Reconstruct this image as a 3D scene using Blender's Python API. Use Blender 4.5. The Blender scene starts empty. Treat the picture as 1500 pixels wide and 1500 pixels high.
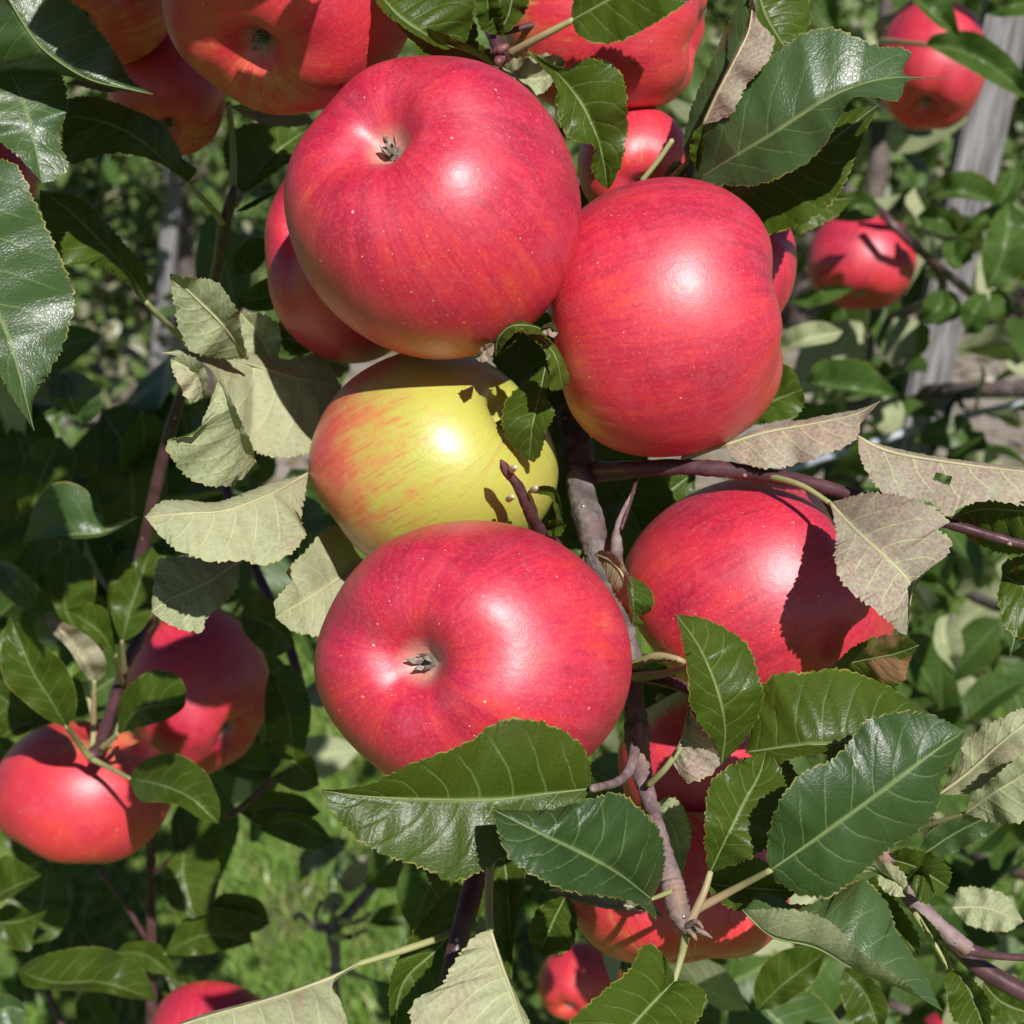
import bpy, bmesh, math, random
import numpy as np
from mathutils import Vector, Matrix
random.seed(7); RNG = np.random.default_rng(7)
SC = bpy.context.scene
C = SC.collection

# ------------------------------------------------------------------ camera
PITCH = math.radians(20.0); FOV = math.radians(35.0)
CAM = np.array([0.0, 0.0, 1.35])
RIGHT = np.array([1.0, 0, 0]); FWD = np.array([0, math.cos(PITCH), -math.sin(PITCH)])
UP = np.array([0, math.sin(PITCH), math.cos(PITCH)])
K = 2*math.tan(FOV/2)/1500.0
def P(x, y, d):
    return CAM + d*(FWD + RIGHT*((x-750)*K) - UP*((y-750)*K))
cd = bpy.data.cameras.new('camera'); cam = bpy.data.objects.new('camera', cd); C.objects.link(cam)
cam.location = CAM; cam.rotation_euler = (math.pi/2-PITCH, 0, 0)
cd.sensor_width = 36; cd.lens = 18/math.tan(FOV/2); cd.clip_start = 0.01; cd.clip_end = 500
cd.dof.use_dof = True; cd.dof.focus_distance = 0.388; cd.dof.aperture_fstop = 27
SC.camera = cam
# ------------------------------------------------------------------ light
SUN_CAM = (0.27, 0.43, 1.0)      # right, up, towards the camera
sd = RIGHT*SUN_CAM[0] + UP*SUN_CAM[1] - FWD*SUN_CAM[2]; sd /= np.linalg.norm(sd)
ELEV = math.asin(sd[2]); AZ = math.atan2(sd[0], sd[1])
W = bpy.data.worlds.new('World'); SC.world = W; W.use_nodes = True
nt = W.node_tree; bg = nt.nodes['Background']; sky = nt.nodes.new('ShaderNodeTexSky')
sky.sky_type = 'NISHITA'; sky.sun_disc = False; sky.sun_elevation = ELEV; sky.sun_rotation = AZ; sky.air_density = 0.7; sky.dust_density = 0.5
nt.links.new(sky.outputs[0], bg.inputs[0]); bg.inputs[1].default_value = 0.05
sl = bpy.data.lights.new('sun', 'SUN'); sun = bpy.data.objects.new('sun', sl); C.objects.link(sun)
sl.energy = 5.0; sl.angle = math.radians(0.5); sl.color = (1.0, 0.975, 0.94)
sun.rotation_euler = Vector(sd).to_track_quat('Z', 'Y').to_euler(); sun.location = (1, -2, 4)
SC.view_settings.view_transform = 'Standard'; SC.view_settings.look = 'None'
SC.view_settings.exposure = 0.30; SC.view_settings.gamma = 1.0; SC.view_settings.use_curve_mapping = False
SC.render.engine = 'CYCLES'; SC.cycles.use_denoising = True
SC.cycles.max_bounces = 6; SC.cycles.diffuse_bounces = 2; SC.cycles.glossy_bounces = 3
SC.cycles.transmission_bounces = 4; SC.cycles.transparent_max_bounces = 4
SC.cycles.caustics_reflective = False; SC.cycles.caustics_refractive = False

# ------------------------------------------------------------------ node helper
class NT:
    def __init__(s, name):
        s.m = bpy.data.materials.new(name); s.m.use_nodes = True; s.t = s.m.node_tree
        s.t.nodes.clear(); s.out = s.t.nodes.new('ShaderNodeOutputMaterial')
    def n(s, typ, ins=None, **kw):
        nd = s.t.nodes.new(typ)
        for k, v in kw.items(): setattr(nd, k, v)
        for k, v in (ins or {}).items(): s.set(nd.inputs[k], v)
        return nd
    def set(s, sock, v):
        if isinstance(v, bpy.types.NodeSocket): s.t.links.new(v, sock)
        elif isinstance(v, bpy.types.Node): s.t.links.new(v.outputs[0], sock)
        else:
            if sock.type == 'RGBA' and len(v) == 3: v = (*v, 1)
            sock.default_value = v
    def math(s, op, a, b=0.0, c=0.0, clamp=False):
        nd = s.t.nodes.new('ShaderNodeMath'); nd.operation = op; nd.use_clamp = clamp
        s.set(nd.inputs[0], a); s.set(nd.inputs[1], b); s.set(nd.inputs[2], c)
        return nd.outputs[0]
    def sstep(s, x, lo, hi, a=0.0, b=1.0):
        nd = s.t.nodes.new('ShaderNodeMapRange'); nd.interpolation_type = 'SMOOTHSTEP'
        for i, v in enumerate((x, lo, hi, a, b)): s.set(nd.inputs[i], v)
        return nd.outputs[0]
    def mix(s, f, a, b):
        nd = s.t.nodes.new('ShaderNodeMix'); nd.data_type = 'RGBA'; nd.clamp_factor = True
        s.set(nd.inputs[0], f); s.set(nd.inputs[6], a); s.set(nd.inputs[7], b)
        return nd.outputs[2]
    def noise(s, vec, scale, detail=3, rough=0.55, dist=0.0, out=0):
        nd = s.n('ShaderNodeTexNoise', {'Vector': vec, 'Scale': scale, 'Detail': detail, 'Roughness': rough, 'Distortion': dist})
        return nd.outputs[out]
    def comb(s, x, y, z):
        return s.n('ShaderNodeCombineXYZ', {0: x, 1: y, 2: z}).outputs[0]
    def vscale(s, v, k):
        nd = s.t.nodes.new('ShaderNodeVectorMath'); nd.operation = 'MULTIPLY'; s.set(nd.inputs[0], v); s.set(nd.inputs[1], k); return nd.outputs[0]
    def vadd(s, v, k):
        nd = s.t.nodes.new('ShaderNodeVectorMath'); nd.operation = 'ADD'; s.set(nd.inputs[0], v); s.set(nd.inputs[1], k); return nd.outputs[0]
    def finish(s, shader):
        s.set(s.out.inputs[0], shader); return s.m

# ------------------------------------------------------------------ materials
def leaf_material(name, up_a, up_b, un_a, un_b, purple=0.2, dry=0.0, rough=0.38, trans=0.13, cellh=0.14, spec=0.26, bd=0.00024, cs=950):
    N = NT(name)
    uv = N.n('ShaderNodeUVMap', uv_map='UVMap').outputs[0]
    met = N.n('ShaderNodeUVMap', uv_map='metric').outputs[0]
    sep = N.n('ShaderNodeSeparateXYZ', {0: uv}); t, vv = sep.outputs[0], sep.outputs[1]
    rnd = N.n('ShaderNodeObjectInfo').outputs['Random']
    off = N.math('MULTIPLY', rnd, 13.7)
    metv = N.vadd(met, N.comb(off, off, 0))
    v = N.math('ABSOLUTE', N.math('SUBTRACT', N.math('MULTIPLY', vv, 2.0), 1.0))
    side = N.math('GREATER_THAN', vv, 0.5)
    wob = N.noise(metv, 60, 2)
    # lateral veins, leaving the midrib forwards
    ph = N.math('SUBTRACT', N.math('MULTIPLY', t, 8.5), N.math('MULTIPLY', N.math('POWER', v, 1.25), 1.5))
    ph = N.math('ADD', N.math('ADD', ph, N.math('MULTIPLY', side, 0.45)), N.math('MULTIPLY', N.math('SUBTRACT', wob, 0.5), 0.45))
    fr = N.math('ABSOLUTE', N.math('SUBTRACT', N.math('FRACT', ph), 0.5))
    vein_w = N.sstep(fr, 0.0, 0.20, 1.0, 0.0)
    vein_n = N.math('MULTIPLY', N.sstep(fr, 0.012, 0.05, 1.0, 0.0), N.sstep(v, 0.55, 0.97, 1.0, 0.0))
    rib = N.sstep(v, 0.015, 0.06, 1.0, 0.0)
    ribw = N.sstep(v, 0.02, 0.16, 1.0, 0.0)
    edge = N.math('MULTIPLY', N.sstep(v, 0.965, 0.99), N.sstep(N.noise(metv, 330, 2), 0.35, 0.6))
    vor = N.n('ShaderNodeTexVoronoi', {'Vector': N.vadd(metv, N.vscale(N.noise(metv, 250, 2, out=1), (0.0016, 0.0016, 0))), 'Scale': cs}, feature='DISTANCE_TO_EDGE').outputs[0]
    cell = N.sstep(vor, 0.0, 0.22)
    big = N.noise(metv, 45, 4)
    fine = N.noise(metv, 900, 3)
    blot = N.noise(N.vadd(metv, (3.1, 7.7, 0)), 70, 5, 0.65)
    # upper side
    up = N.mix(N.sstep(big, 0.3, 0.72), up_a, up_b)
    up = N.mix(N.math('MULTIPLY', rnd, 0.45), up, tuple(c*0.72 for c in up_a))
    up = N.mix(N.math('MULTIPLY', N.math('SUBTRACT', 1.0, cell), 0.16), up, tuple(min(1, c*1.5) for c in up_b))
    up = N.mix(N.math('MULTIPLY', vein_n, 0.5), up, (0.14, 0.20, 0.075))
    up = N.mix(N.math('MULTIPLY', rib, 0.7), up, (0.18, 0.23, 0.085))
    up = N.mix(N.math('MULTIPLY', N.sstep(blot, 0.69, 0.74), 0.55), up, (0.10, 0.05, 0.025))
    up = N.mix(N.math('MULTIPLY', edge, 0.8), up, (0.30, 0.25, 0.06))
    # under side, pale and downy
    un = N.mix(N.sstep(big, 0.3, 0.7), un_a, un_b)
    un = N.mix(N.math('MULTIPLY', N.sstep(N.noise(metv, 55, 5, 0.7), 0.62-0.34*purple, 0.80-0.3*purple), min(1.0, 0.35+purple*0.6)), un, (0.29, 0.15, 0.15))
    un = N.mix(N.math('MULTIPLY', N.sstep(fine, 0.40, 0.62), 0.42), un, (0.40, 0.43, 0.26))
    un = N.mix(N.math('MULTIPLY', N.sstep(N.noise(metv, 420, 4, 0.7), 0.5, 0.7), 0.35), un, (0.13, 0.15, 0.06))
    un = N.mix(N.math('MULTIPLY', N.math('SUBTRACT', 1.0, cell), 0.25), un, (0.46, 0.44, 0.27))
    un = N.mix(N.math('MULTIPLY', N.math('MAXIMUM', vein_n, rib), 0.7), un, (0.46, 0.48, 0.25))
    un = N.mix(N.math('MULTIPLY', N.sstep(N.noise(N.vadd(metv, (9, 2, 0)), 85, 5, 0.7), 0.60, 0.72), 0.5), un, (0.27, 0.12, 0.10))
    un = N.mix(N.math('MULTIPLY', edge, 0.6), un, (0.36, 0.30, 0.10))
    if dry > 0:
        db = N.sstep(N.noise(metv, 38, 4, 0.6), 0.62-0.3*dry, 0.7-0.3*dry)
        up = N.mix(db, up, (0.22, 0.12, 0.06)); un = N.mix(db, un, (0.26, 0.17, 0.11))
    back = N.n('ShaderNodeNewGeometry').outputs['Backfacing']
    col = N.mix(back, up, un)
    # relief: blade puffed between sunken veins
    h = N.math('MULTIPLY', vein_w, -0.55)
    h = N.math('ADD', h, N.math('MULTIPLY', cell, cellh))
    h = N.math('ADD', h, N.math('MULTIPLY', ribw, -0.7))
    h = N.math('ADD', h, N.math('MULTIPLY', N.noise(metv, 110, 3), 0.55))
    bump = N.n('ShaderNodeBump', {'Strength': 0.7, 'Distance': bd, 'Height': h})
    rg = N.math('ADD', N.math('MULTIPLY', back, 0.3), N.math('ADD', rough, N.math('MULTIPLY', N.math('SUBTRACT', big, 0.5), 0.25)))
    pr = N.n('ShaderNodeBsdfPrincipled', {'Base Color': col, 'Roughness': rg, 'Normal': bump, 'Specular IOR Level': N.math('SUBTRACT', spec, N.math('MULTIPLY', back, spec-0.28))})
    tr = N.n('ShaderNodeBsdfTranslucent', {'Color': N.mix(0.5, up, (0.30, 0.42, 0.05)), 'Normal': bump})
    return N.finish(N.n('ShaderNodeMixShader', {0: trans, 1: pr, 2: tr}))
G1, G2 = (0.035, 0.060, 0.005), (0.056, 0.090, 0.009)
U1, U2 = (0.195, 0.228, 0.108), (0.275, 0.302, 0.155)
M_LEAF = leaf_material('apple_leaf', G1, G2, U1, U2, 0.15)
M_LEAFP = leaf_material('apple_leaf_purple_under', G1, G2, (0.23, 0.185, 0.155), (0.29, 0.245, 0.20), 0.7)
M_LEAFY = leaf_material('apple_leaf_yellow_under', G1, G2, (0.27, 0.285, 0.15), (0.35, 0.355, 0.20), 0.3)
M_LEAFD = leaf_material('apple_leaf_scorched', G1, G2, (0.24, 0.19, 0.14), (0.30, 0.25, 0.18), 0.3, dry=0.35)
M_LEAFS = leaf_material('apple_leaf_silvery', (0.036, 0.070, 0.018), (0.058, 0.100, 0.032), U1, U2, 0.15, rough=0.38, cellh=0.42, spec=0.62, bd=0.00012, cs=1150)
M_LEAFC = leaf_material('apple_leaf_cool', (0.024, 0.051, 0.012), (0.041, 0.077, 0.021), U1, U2, 0.15, rough=0.40, spec=0.42, cs=1100)
M_LEAFB = leaf_material('apple_leaf_background', (0.036, 0.072, 0.012), (0.06, 0.105, 0.02), U1, U2, 0.15, trans=0.16)

def simple_material(name, a, b, scale, rough=0.6, bump=0.3, dist=0.0005, spec=0.4, stretch=(1, 1, 1), dots=None, c=None):
    N = NT(name); co = N.n('ShaderNodeTexCoord').outputs['Object']; co = N.vscale(co, stretch)
    n1 = N.noise(co, scale, 5, 0.6)
    col = N.mix(N.sstep(n1, 0.32, 0.7), a, b)
    if c: col = N.mix(N.sstep(N.noise(co, scale*0.35, 3), 0.52, 0.68), col, c)
    h = n1
    if dots:
        vo = N.n('ShaderNodeTexVoronoi', {'Vector': co, 'Scale': dots[0]})
        mk = N.math('MULTIPLY', N.sstep(vo.outputs[0], 0.10, 0.17, 1.0, 0.0), N.math('GREATER_THAN', N.n('ShaderNodeSeparateXYZ', {0: vo.outputs[1]}).outputs[0], 0.55))
        col = N.mix(mk, col, dots[1]); h = N.math('ADD', h, N.math('MULTIPLY', mk, 0.6))
    bm = N.n('ShaderNodeBump', {'Strength': bump, 'Distance': dist, 'Height': h})
    return N.finish(N.n('ShaderNodeBsdfPrincipled', {'Base Color': col, 'Roughness': rough, 'Specular IOR Level': spec, 'Normal': bm}))
M_BARK = simple_material('apple_bark_grey', (0.06, 0.048, 0.045), (0.20, 0.165, 0.15), 170, 0.8, 1.0, 0.0018, dots=(260, (0.42, 0.36, 0.30)), c=(0.13, 0.075, 0.065))
M_TWIG = simple_material('apple_bark_young', (0.055, 0.022, 0.026), (0.10, 0.045, 0.05), 150, 0.38, 0.5, 0.0005, dots=(230, (0.40, 0.30, 0.26)))
M_TWIGL = simple_material('apple_bark_mauve', (0.13, 0.085, 0.085), (0.27, 0.195, 0.19), 190, 0.7, 1.0, 0.0011, dots=(300, (0.45, 0.36, 0.32)), c=(0.24, 0.15, 0.10))
M_STALK = simple_material('leaf_stalk', (0.26, 0.27, 0.11), (0.34, 0.32, 0.15), 90, 0.5, 0.3, 0.0003, c=(0.30, 0.19, 0.12))
M_RIB = simple_material('leaf_midrib', (0.14, 0.18, 0.065), (0.20, 0.23, 0.095), 90, 0.5, 0.3, 0.0003)
M_RIBU = simple_material('leaf_midrib_under', (0.38, 0.36, 0.20), (0.48, 0.44, 0.26), 90, 0.55, 0.3, 0.0003)
M_SEPAL = simple_material('dry_sepal', (0.16, 0.12, 0.09), (0.48, 0.42, 0.35), 500, 0.9, 0.8, 0.0005)
M_WOOL = simple_material('calyx_wool', (0.20, 0.15, 0.11), (0.52, 0.46, 0.38), 900, 0.95, 1.0, 0.001)
M_BUD = simple_material('pale_bud', (0.45, 0.42, 0.25), (0.62, 0.58, 0.40), 200, 0.6)
M_BUDR = simple_material('red_bud', (0.10, 0.03, 0.035), (0.20, 0.08, 0.07), 200, 0.5)
M_WOOD = simple_material('weathered_wood', (0.10, 0.092, 0.095), (0.29, 0.27, 0.275), 55, 0.85, 0.8, 0.002, stretch=(4, 4, 0.25), c=(0.17, 0.155, 0.155))
M_TRUNK = simple_material('trunk_bark', (0.06, 0.045, 0.04), (0.15, 0.12, 0.10), 30, 0.85, 0.9, 0.006)
M_WIRE = simple_material('support_wire', (0.14, 0.16, 0.20), (0.42, 0.45, 0.52), 30, 0.4, 0.2)
M_CLIP = simple_material('black_plastic', (0.012, 0.014, 0.02), (0.03, 0.032, 0.04), 60, 0.4)
M_GRASS = simple_material('grass_blade', (0.075, 0.15, 0.018), (0.13, 0.22, 0.035), 3, 0.5, 0.0, c=(0.17, 0.22, 0.05))
M_LAWN = simple_material('lawn_soil', (0.07, 0.13, 0.02), (0.13, 0.20, 0.04), 14, 0.9, 0.6, 0.01, c=(0.10, 0.10, 0.04))
M_STRIP = simple_material('bare_strip', (0.20, 0.165, 0.135), (0.36, 0.31, 0.27), 22, 0.95, 0.9, 0.02, c=(0.13, 0.13, 0.05))
M_STONE = simple_material('pale_stone', (0.34, 0.30, 0.29), (0.52, 0.47, 0.45), 30, 0.9, 0.6, 0.004)

def apple_material(name, blush, dirv, sunw=0.35, streak=0.5, crimson=0.6, rough=0.50, ground=(0.50, 0.42, 0.055), dots=1.0, stem_y=0.5, seed=0.0, bmp=0.22, coat=0.6, soft=1.0):
    N = NT(name)
    ap = N.n('ShaderNodeAttribute', attribute_name='ap', attribute_type='GEOMETRY').outputs['Vector']
    aps = N.vadd(ap, (seed*3.1, seed*1.7, seed*2.3))
    s = N.n('ShaderNodeSeparateXYZ', {0: ap}); x, y, z = s.outputs
    rr = N.math('MAXIMUM', N.math('SQRT', N.math('ADD', N.math('MULTIPLY', x, x), N.math('MULTIPLY', y, y))), 0.02)
    cx, cy = N.math('DIVIDE', x, rr), N.math('DIVIDE', y, rr)
    def strk(k, zk, o):
        return N.noise(N.comb(N.math('ADD', N.math('MULTIPLY', cx, k), o+seed), N.math('MULTIPLY', cy, k), N.math('MULTIPLY', z, zk)), 1.0, 4, 0.62, 0.25)
    s1, s2, s3 = strk(5.5, 1.6, 0), strk(17, 3.2, 5), strk(42, 7, 9)
    patch = N.noise(aps, 3.2, 3, 0.5)
    d = N.n('ShaderNodeVectorMath', {0: ap, 1: dirv}, operation='DOT_PRODUCT').outputs['Value']
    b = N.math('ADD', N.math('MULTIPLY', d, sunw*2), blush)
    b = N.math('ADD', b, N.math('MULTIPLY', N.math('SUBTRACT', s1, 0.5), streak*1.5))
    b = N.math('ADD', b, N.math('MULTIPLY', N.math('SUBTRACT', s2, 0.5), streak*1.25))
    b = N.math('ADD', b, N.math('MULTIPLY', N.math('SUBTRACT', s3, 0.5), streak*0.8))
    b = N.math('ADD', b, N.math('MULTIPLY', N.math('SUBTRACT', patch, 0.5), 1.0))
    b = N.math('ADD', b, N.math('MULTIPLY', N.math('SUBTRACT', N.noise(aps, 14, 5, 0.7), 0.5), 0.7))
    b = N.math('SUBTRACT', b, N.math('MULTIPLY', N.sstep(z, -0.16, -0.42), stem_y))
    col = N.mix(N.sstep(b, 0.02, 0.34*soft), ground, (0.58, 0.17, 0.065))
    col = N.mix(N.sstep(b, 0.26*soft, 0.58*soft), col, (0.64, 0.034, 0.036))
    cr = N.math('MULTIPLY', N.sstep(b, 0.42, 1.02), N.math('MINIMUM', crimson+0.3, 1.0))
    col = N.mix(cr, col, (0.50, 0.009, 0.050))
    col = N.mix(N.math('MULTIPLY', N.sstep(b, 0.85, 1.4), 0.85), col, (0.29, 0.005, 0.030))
    # dark thin flecks of the stripes
    col = N.mix(N.math('MULTIPLY', N.sstep(s3, 0.54, 0.68), 0.85*streak), col, (0.38, 0.008, 0.028))
    # calyx basin a little paler and woolly
    col = N.mix(N.math('MULTIPLY', N.sstep(rr, 0.10, 0.035), N.math('MULTIPLY', N.math('GREATER_THAN', z, 0.0), 0.8)), col, N.mix(N.noise(aps, 70, 3), (0.45, 0.12, 0.08), (0.55, 0.46, 0.36)))
    # waxy bloom
    bl = N.noise(aps, 9, 5, 0.65)
    col = N.mix(N.math('MULTIPLY', N.sstep(bl, 0.45, 0.75), 0.08), col, (0.62, 0.25, 0.32))
    mott = N.noise(aps, 75, 4, 0.7)
    col = N.mix(N.math('MULTIPLY', N.sstep(mott, 0.45, 0.70), 0.14), col, (0.74, 0.26, 0.16))
    # lenticels
    for sc_, r0, thr in ((14.0, 0.060, 0.30), (27.0, 0.070, 0.35), (52.0, 0.10, 0.30)):
        vo = N.n('ShaderNodeTexVoronoi', {'Vector': aps, 'Scale': sc_})
        cs = N.n('ShaderNodeSeparateXYZ', {0: vo.outputs[1]})
        rad = N.math('MULTIPLY', N.math('ADD', cs.outputs[1], 0.35), r0)
        mk = N.math('MULTIPLY', N.sstep(N.math('DIVIDE', vo.outputs[0], rad), 0.65, 1.1, 1.0, 0.0), N.math('GREATER_THAN', cs.outputs[0], thr))
        col = N.mix(N.math('MULTIPLY', mk, (0.7 if sc_ < 40 else 0.4)*dots), col, (0.78, 0.52, 0.34))
    h = N.math('ADD', N.math('MULTIPLY', N.noise(aps, 40, 3), 0.5), N.math('MULTIPLY', N.noise(aps, 150, 2), 0.18))
    bump = N.n('ShaderNodeBump', {'Strength': bmp, 'Distance': 0.0008, 'Height': h})
    rg = N.math('ADD', rough, N.math('MULTIPLY', N.math('SUBTRACT', bl, 0.5), 0.22))
    p = N.n('ShaderNodeBsdfPrincipled', {'Base Color': col, 'Roughness': rg, 'Specular IOR Level': 0.6, 'Normal': bump, 'Coat Weight': coat, 'Coat Roughness': 0.42, 'Coat Normal': bump,
        'Subsurface Weight': 0.08, 'Subsurface Radius': (1.0, 0.35, 0.2), 'Subsurface Scale': 0.004})
    return N.finish(p)

# ------------------------------------------------------------------ mesh helpers
def catmull(pts, n):
    """n points along a centripetal-ish spline through pts, even in arc length"""
    pts = np.asarray(pts, float)
    keep = [0]
    for i in range(1, len(pts)):
        if np.linalg.norm(pts[i, :2]-pts[keep[-1], :2]) > 1e-7: keep.append(i)
    pts = pts[keep]
    if len(pts) == 1: return np.repeat(pts, n, 0)
    if len(pts) == 2:
        t = np.linspace(0, 1, n)[:, None]; return pts[0]*(1-t)+pts[1]*t
    q = np.vstack([2*pts[0]-pts[1], pts, 2*pts[-1]-pts[-2]])
    out = []
    for i in range(1, len(q)-2):
        t = np.linspace(0, 1, 16, endpoint=False)[:, None]
        a, b, c, d = q[i-1], q[i], q[i+1], q[i+2]
        out.append(0.5*((2*b)+(c-a)*t+(2*a-5*b+4*c-d)*t**2+(3*b-a-3*c+d)*t**3))
    out.append(pts[-1:]); out = np.vstack(out)
    s = np.concatenate([[0], np.cumsum(np.linalg.norm(np.diff(out[:, :2], axis=0), axis=1))])
    u = np.linspace(0, s[-1], n)
    return np.column_stack([np.interp(u, s, out[:, k]) for k in range(out.shape[1])])

def link(name, me, mat, parent=None, loc=None):
    o = bpy.data.objects.new(name, me); C.objects.link(o)
    if mat is not None and not me.materials: me.materials.append(mat)
    if parent is not None:
        o.parent = parent; o.matrix_parent_inverse = Matrix.Identity(4)
    if loc is not None: o.location = loc
    return o
def mesh(name, V, F, smooth=True):
    me = bpy.data.meshes.new(name); me.from_pydata([tuple(v) for v in V], [], F)
    if smooth: me.polygons.foreach_set('use_smooth', [True]*len(me.polygons))
    me.update(); return me
WORLD_AT = {}
def thing(name, label, cat, loc, group=None):
    o = bpy.data.objects.new(name, None); C.objects.link(o); o.location = loc; o.empty_display_size = 0.01
    o['label'] = label; o['category'] = cat
    if group: o['group'] = group
    WORLD_AT[o.name] = np.array(loc, float)
    return o
def origin_of(o):
    a = np.zeros(3)
    while o is not None: a = a + np.array(o.location); o = o.parent
    return a

def tube(name, pts, rad, mat, parent, sides=9, n=None, knob=0.0, seed=0):
    """pts world positions; rad per point; tapered tube with rounded ends and slight swellings"""
    pts = np.asarray(pts, float); rad = np.asarray(rad, float)
    n = n or max(6, 5*len(pts))
    full = catmull3(np.column_stack([pts, rad]), n)
    p, r = full[:, :3], np.maximum(full[:, 3], 1e-5)
    rg = np.random.default_rng(seed+len(p)*7+int(abs(p[0, 0])*1e5) % 997)
    o0 = p[0].copy(); org = origin_of(parent) if parent is not None else np.zeros(3)
    V, F = [], []
    tan = np.gradient(p, axis=0); tan /= np.linalg.norm(tan, axis=1)[:, None]+1e-12
    ref = np.array([0.31, 0.2, 0.93]); ref /= np.linalg.norm(ref)
    for i in range(n):
        a = np.cross(tan[i], ref); a /= np.linalg.norm(a)+1e-12; b = np.cross(tan[i], a)
        rr = r[i]*(1+knob*rg.uniform(-1, 1))
        for k in range(sides):
            th = 2*math.pi*k/sides; q = rr*(1+knob*0.6*rg.uniform(-1, 1))
            V.append(p[i]+q*(math.cos(th)*a+math.sin(th)*b)-o0)
    for i in range(n-1):
        for k in range(sides):
            k2 = (k+1) % sides
            F.append((i*sides+k, i*sides+k2, (i+1)*sides+k2, (i+1)*sides+k))
    V.append(p[0]-tan[0]*r[0]*0.5-o0); V.append(p[-1]+tan[-1]*r[-1]*0.6-o0)
    for k in range(sides):
        k2 = (k+1) % sides
        F.append((len(V)-2, k2, k)); F.append((len(V)-1, (n-1)*sides+k, (n-1)*sides+k2))
    return link(name, mesh(name, V, F), mat, parent, o0-org)
def catmull3(pts, n):
    pts = np.asarray(pts, float)
    if len(pts) == 2:
        t = np.linspace(0, 1, n)[:, None]; return pts[0]*(1-t)+pts[1]*t
    q = np.vstack([2*pts[0]-pts[1], pts, 2*pts[-1]-pts[-2]]); out = []
    for i in range(1, len(q)-2):
        t = np.linspace(0, 1, 16, endpoint=False)[:, None]; a, b, c, d = q[i-1], q[i], q[i+1], q[i+2]
        out.append(0.5*((2*b)+(c-a)*t+(2*a-5*b+4*c-d)*t**2+(3*b-a-3*c+d)*t**3))
    out.append(pts[-1:]); out = np.vstack(out)
    s = np.concatenate([[0], np.cumsum(np.linalg.norm(np.diff(out[:, :3], axis=0), axis=1))])
    u = np.linspace(0, s[-1], n)
    return np.column_stack([np.interp(u, s, out[:, k]) for k in range(out.shape[1])])
def ptube(name, pp, rpx, mat, parent, **kw):
    """pp: (x, y, depth) seen positions; rpx: radius in photograph pixels at that depth"""
    return tube(name, [P(*q) for q in pp], [r*K*q[2] for r, q in zip(rpx, pp)], mat, parent, **kw)

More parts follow.
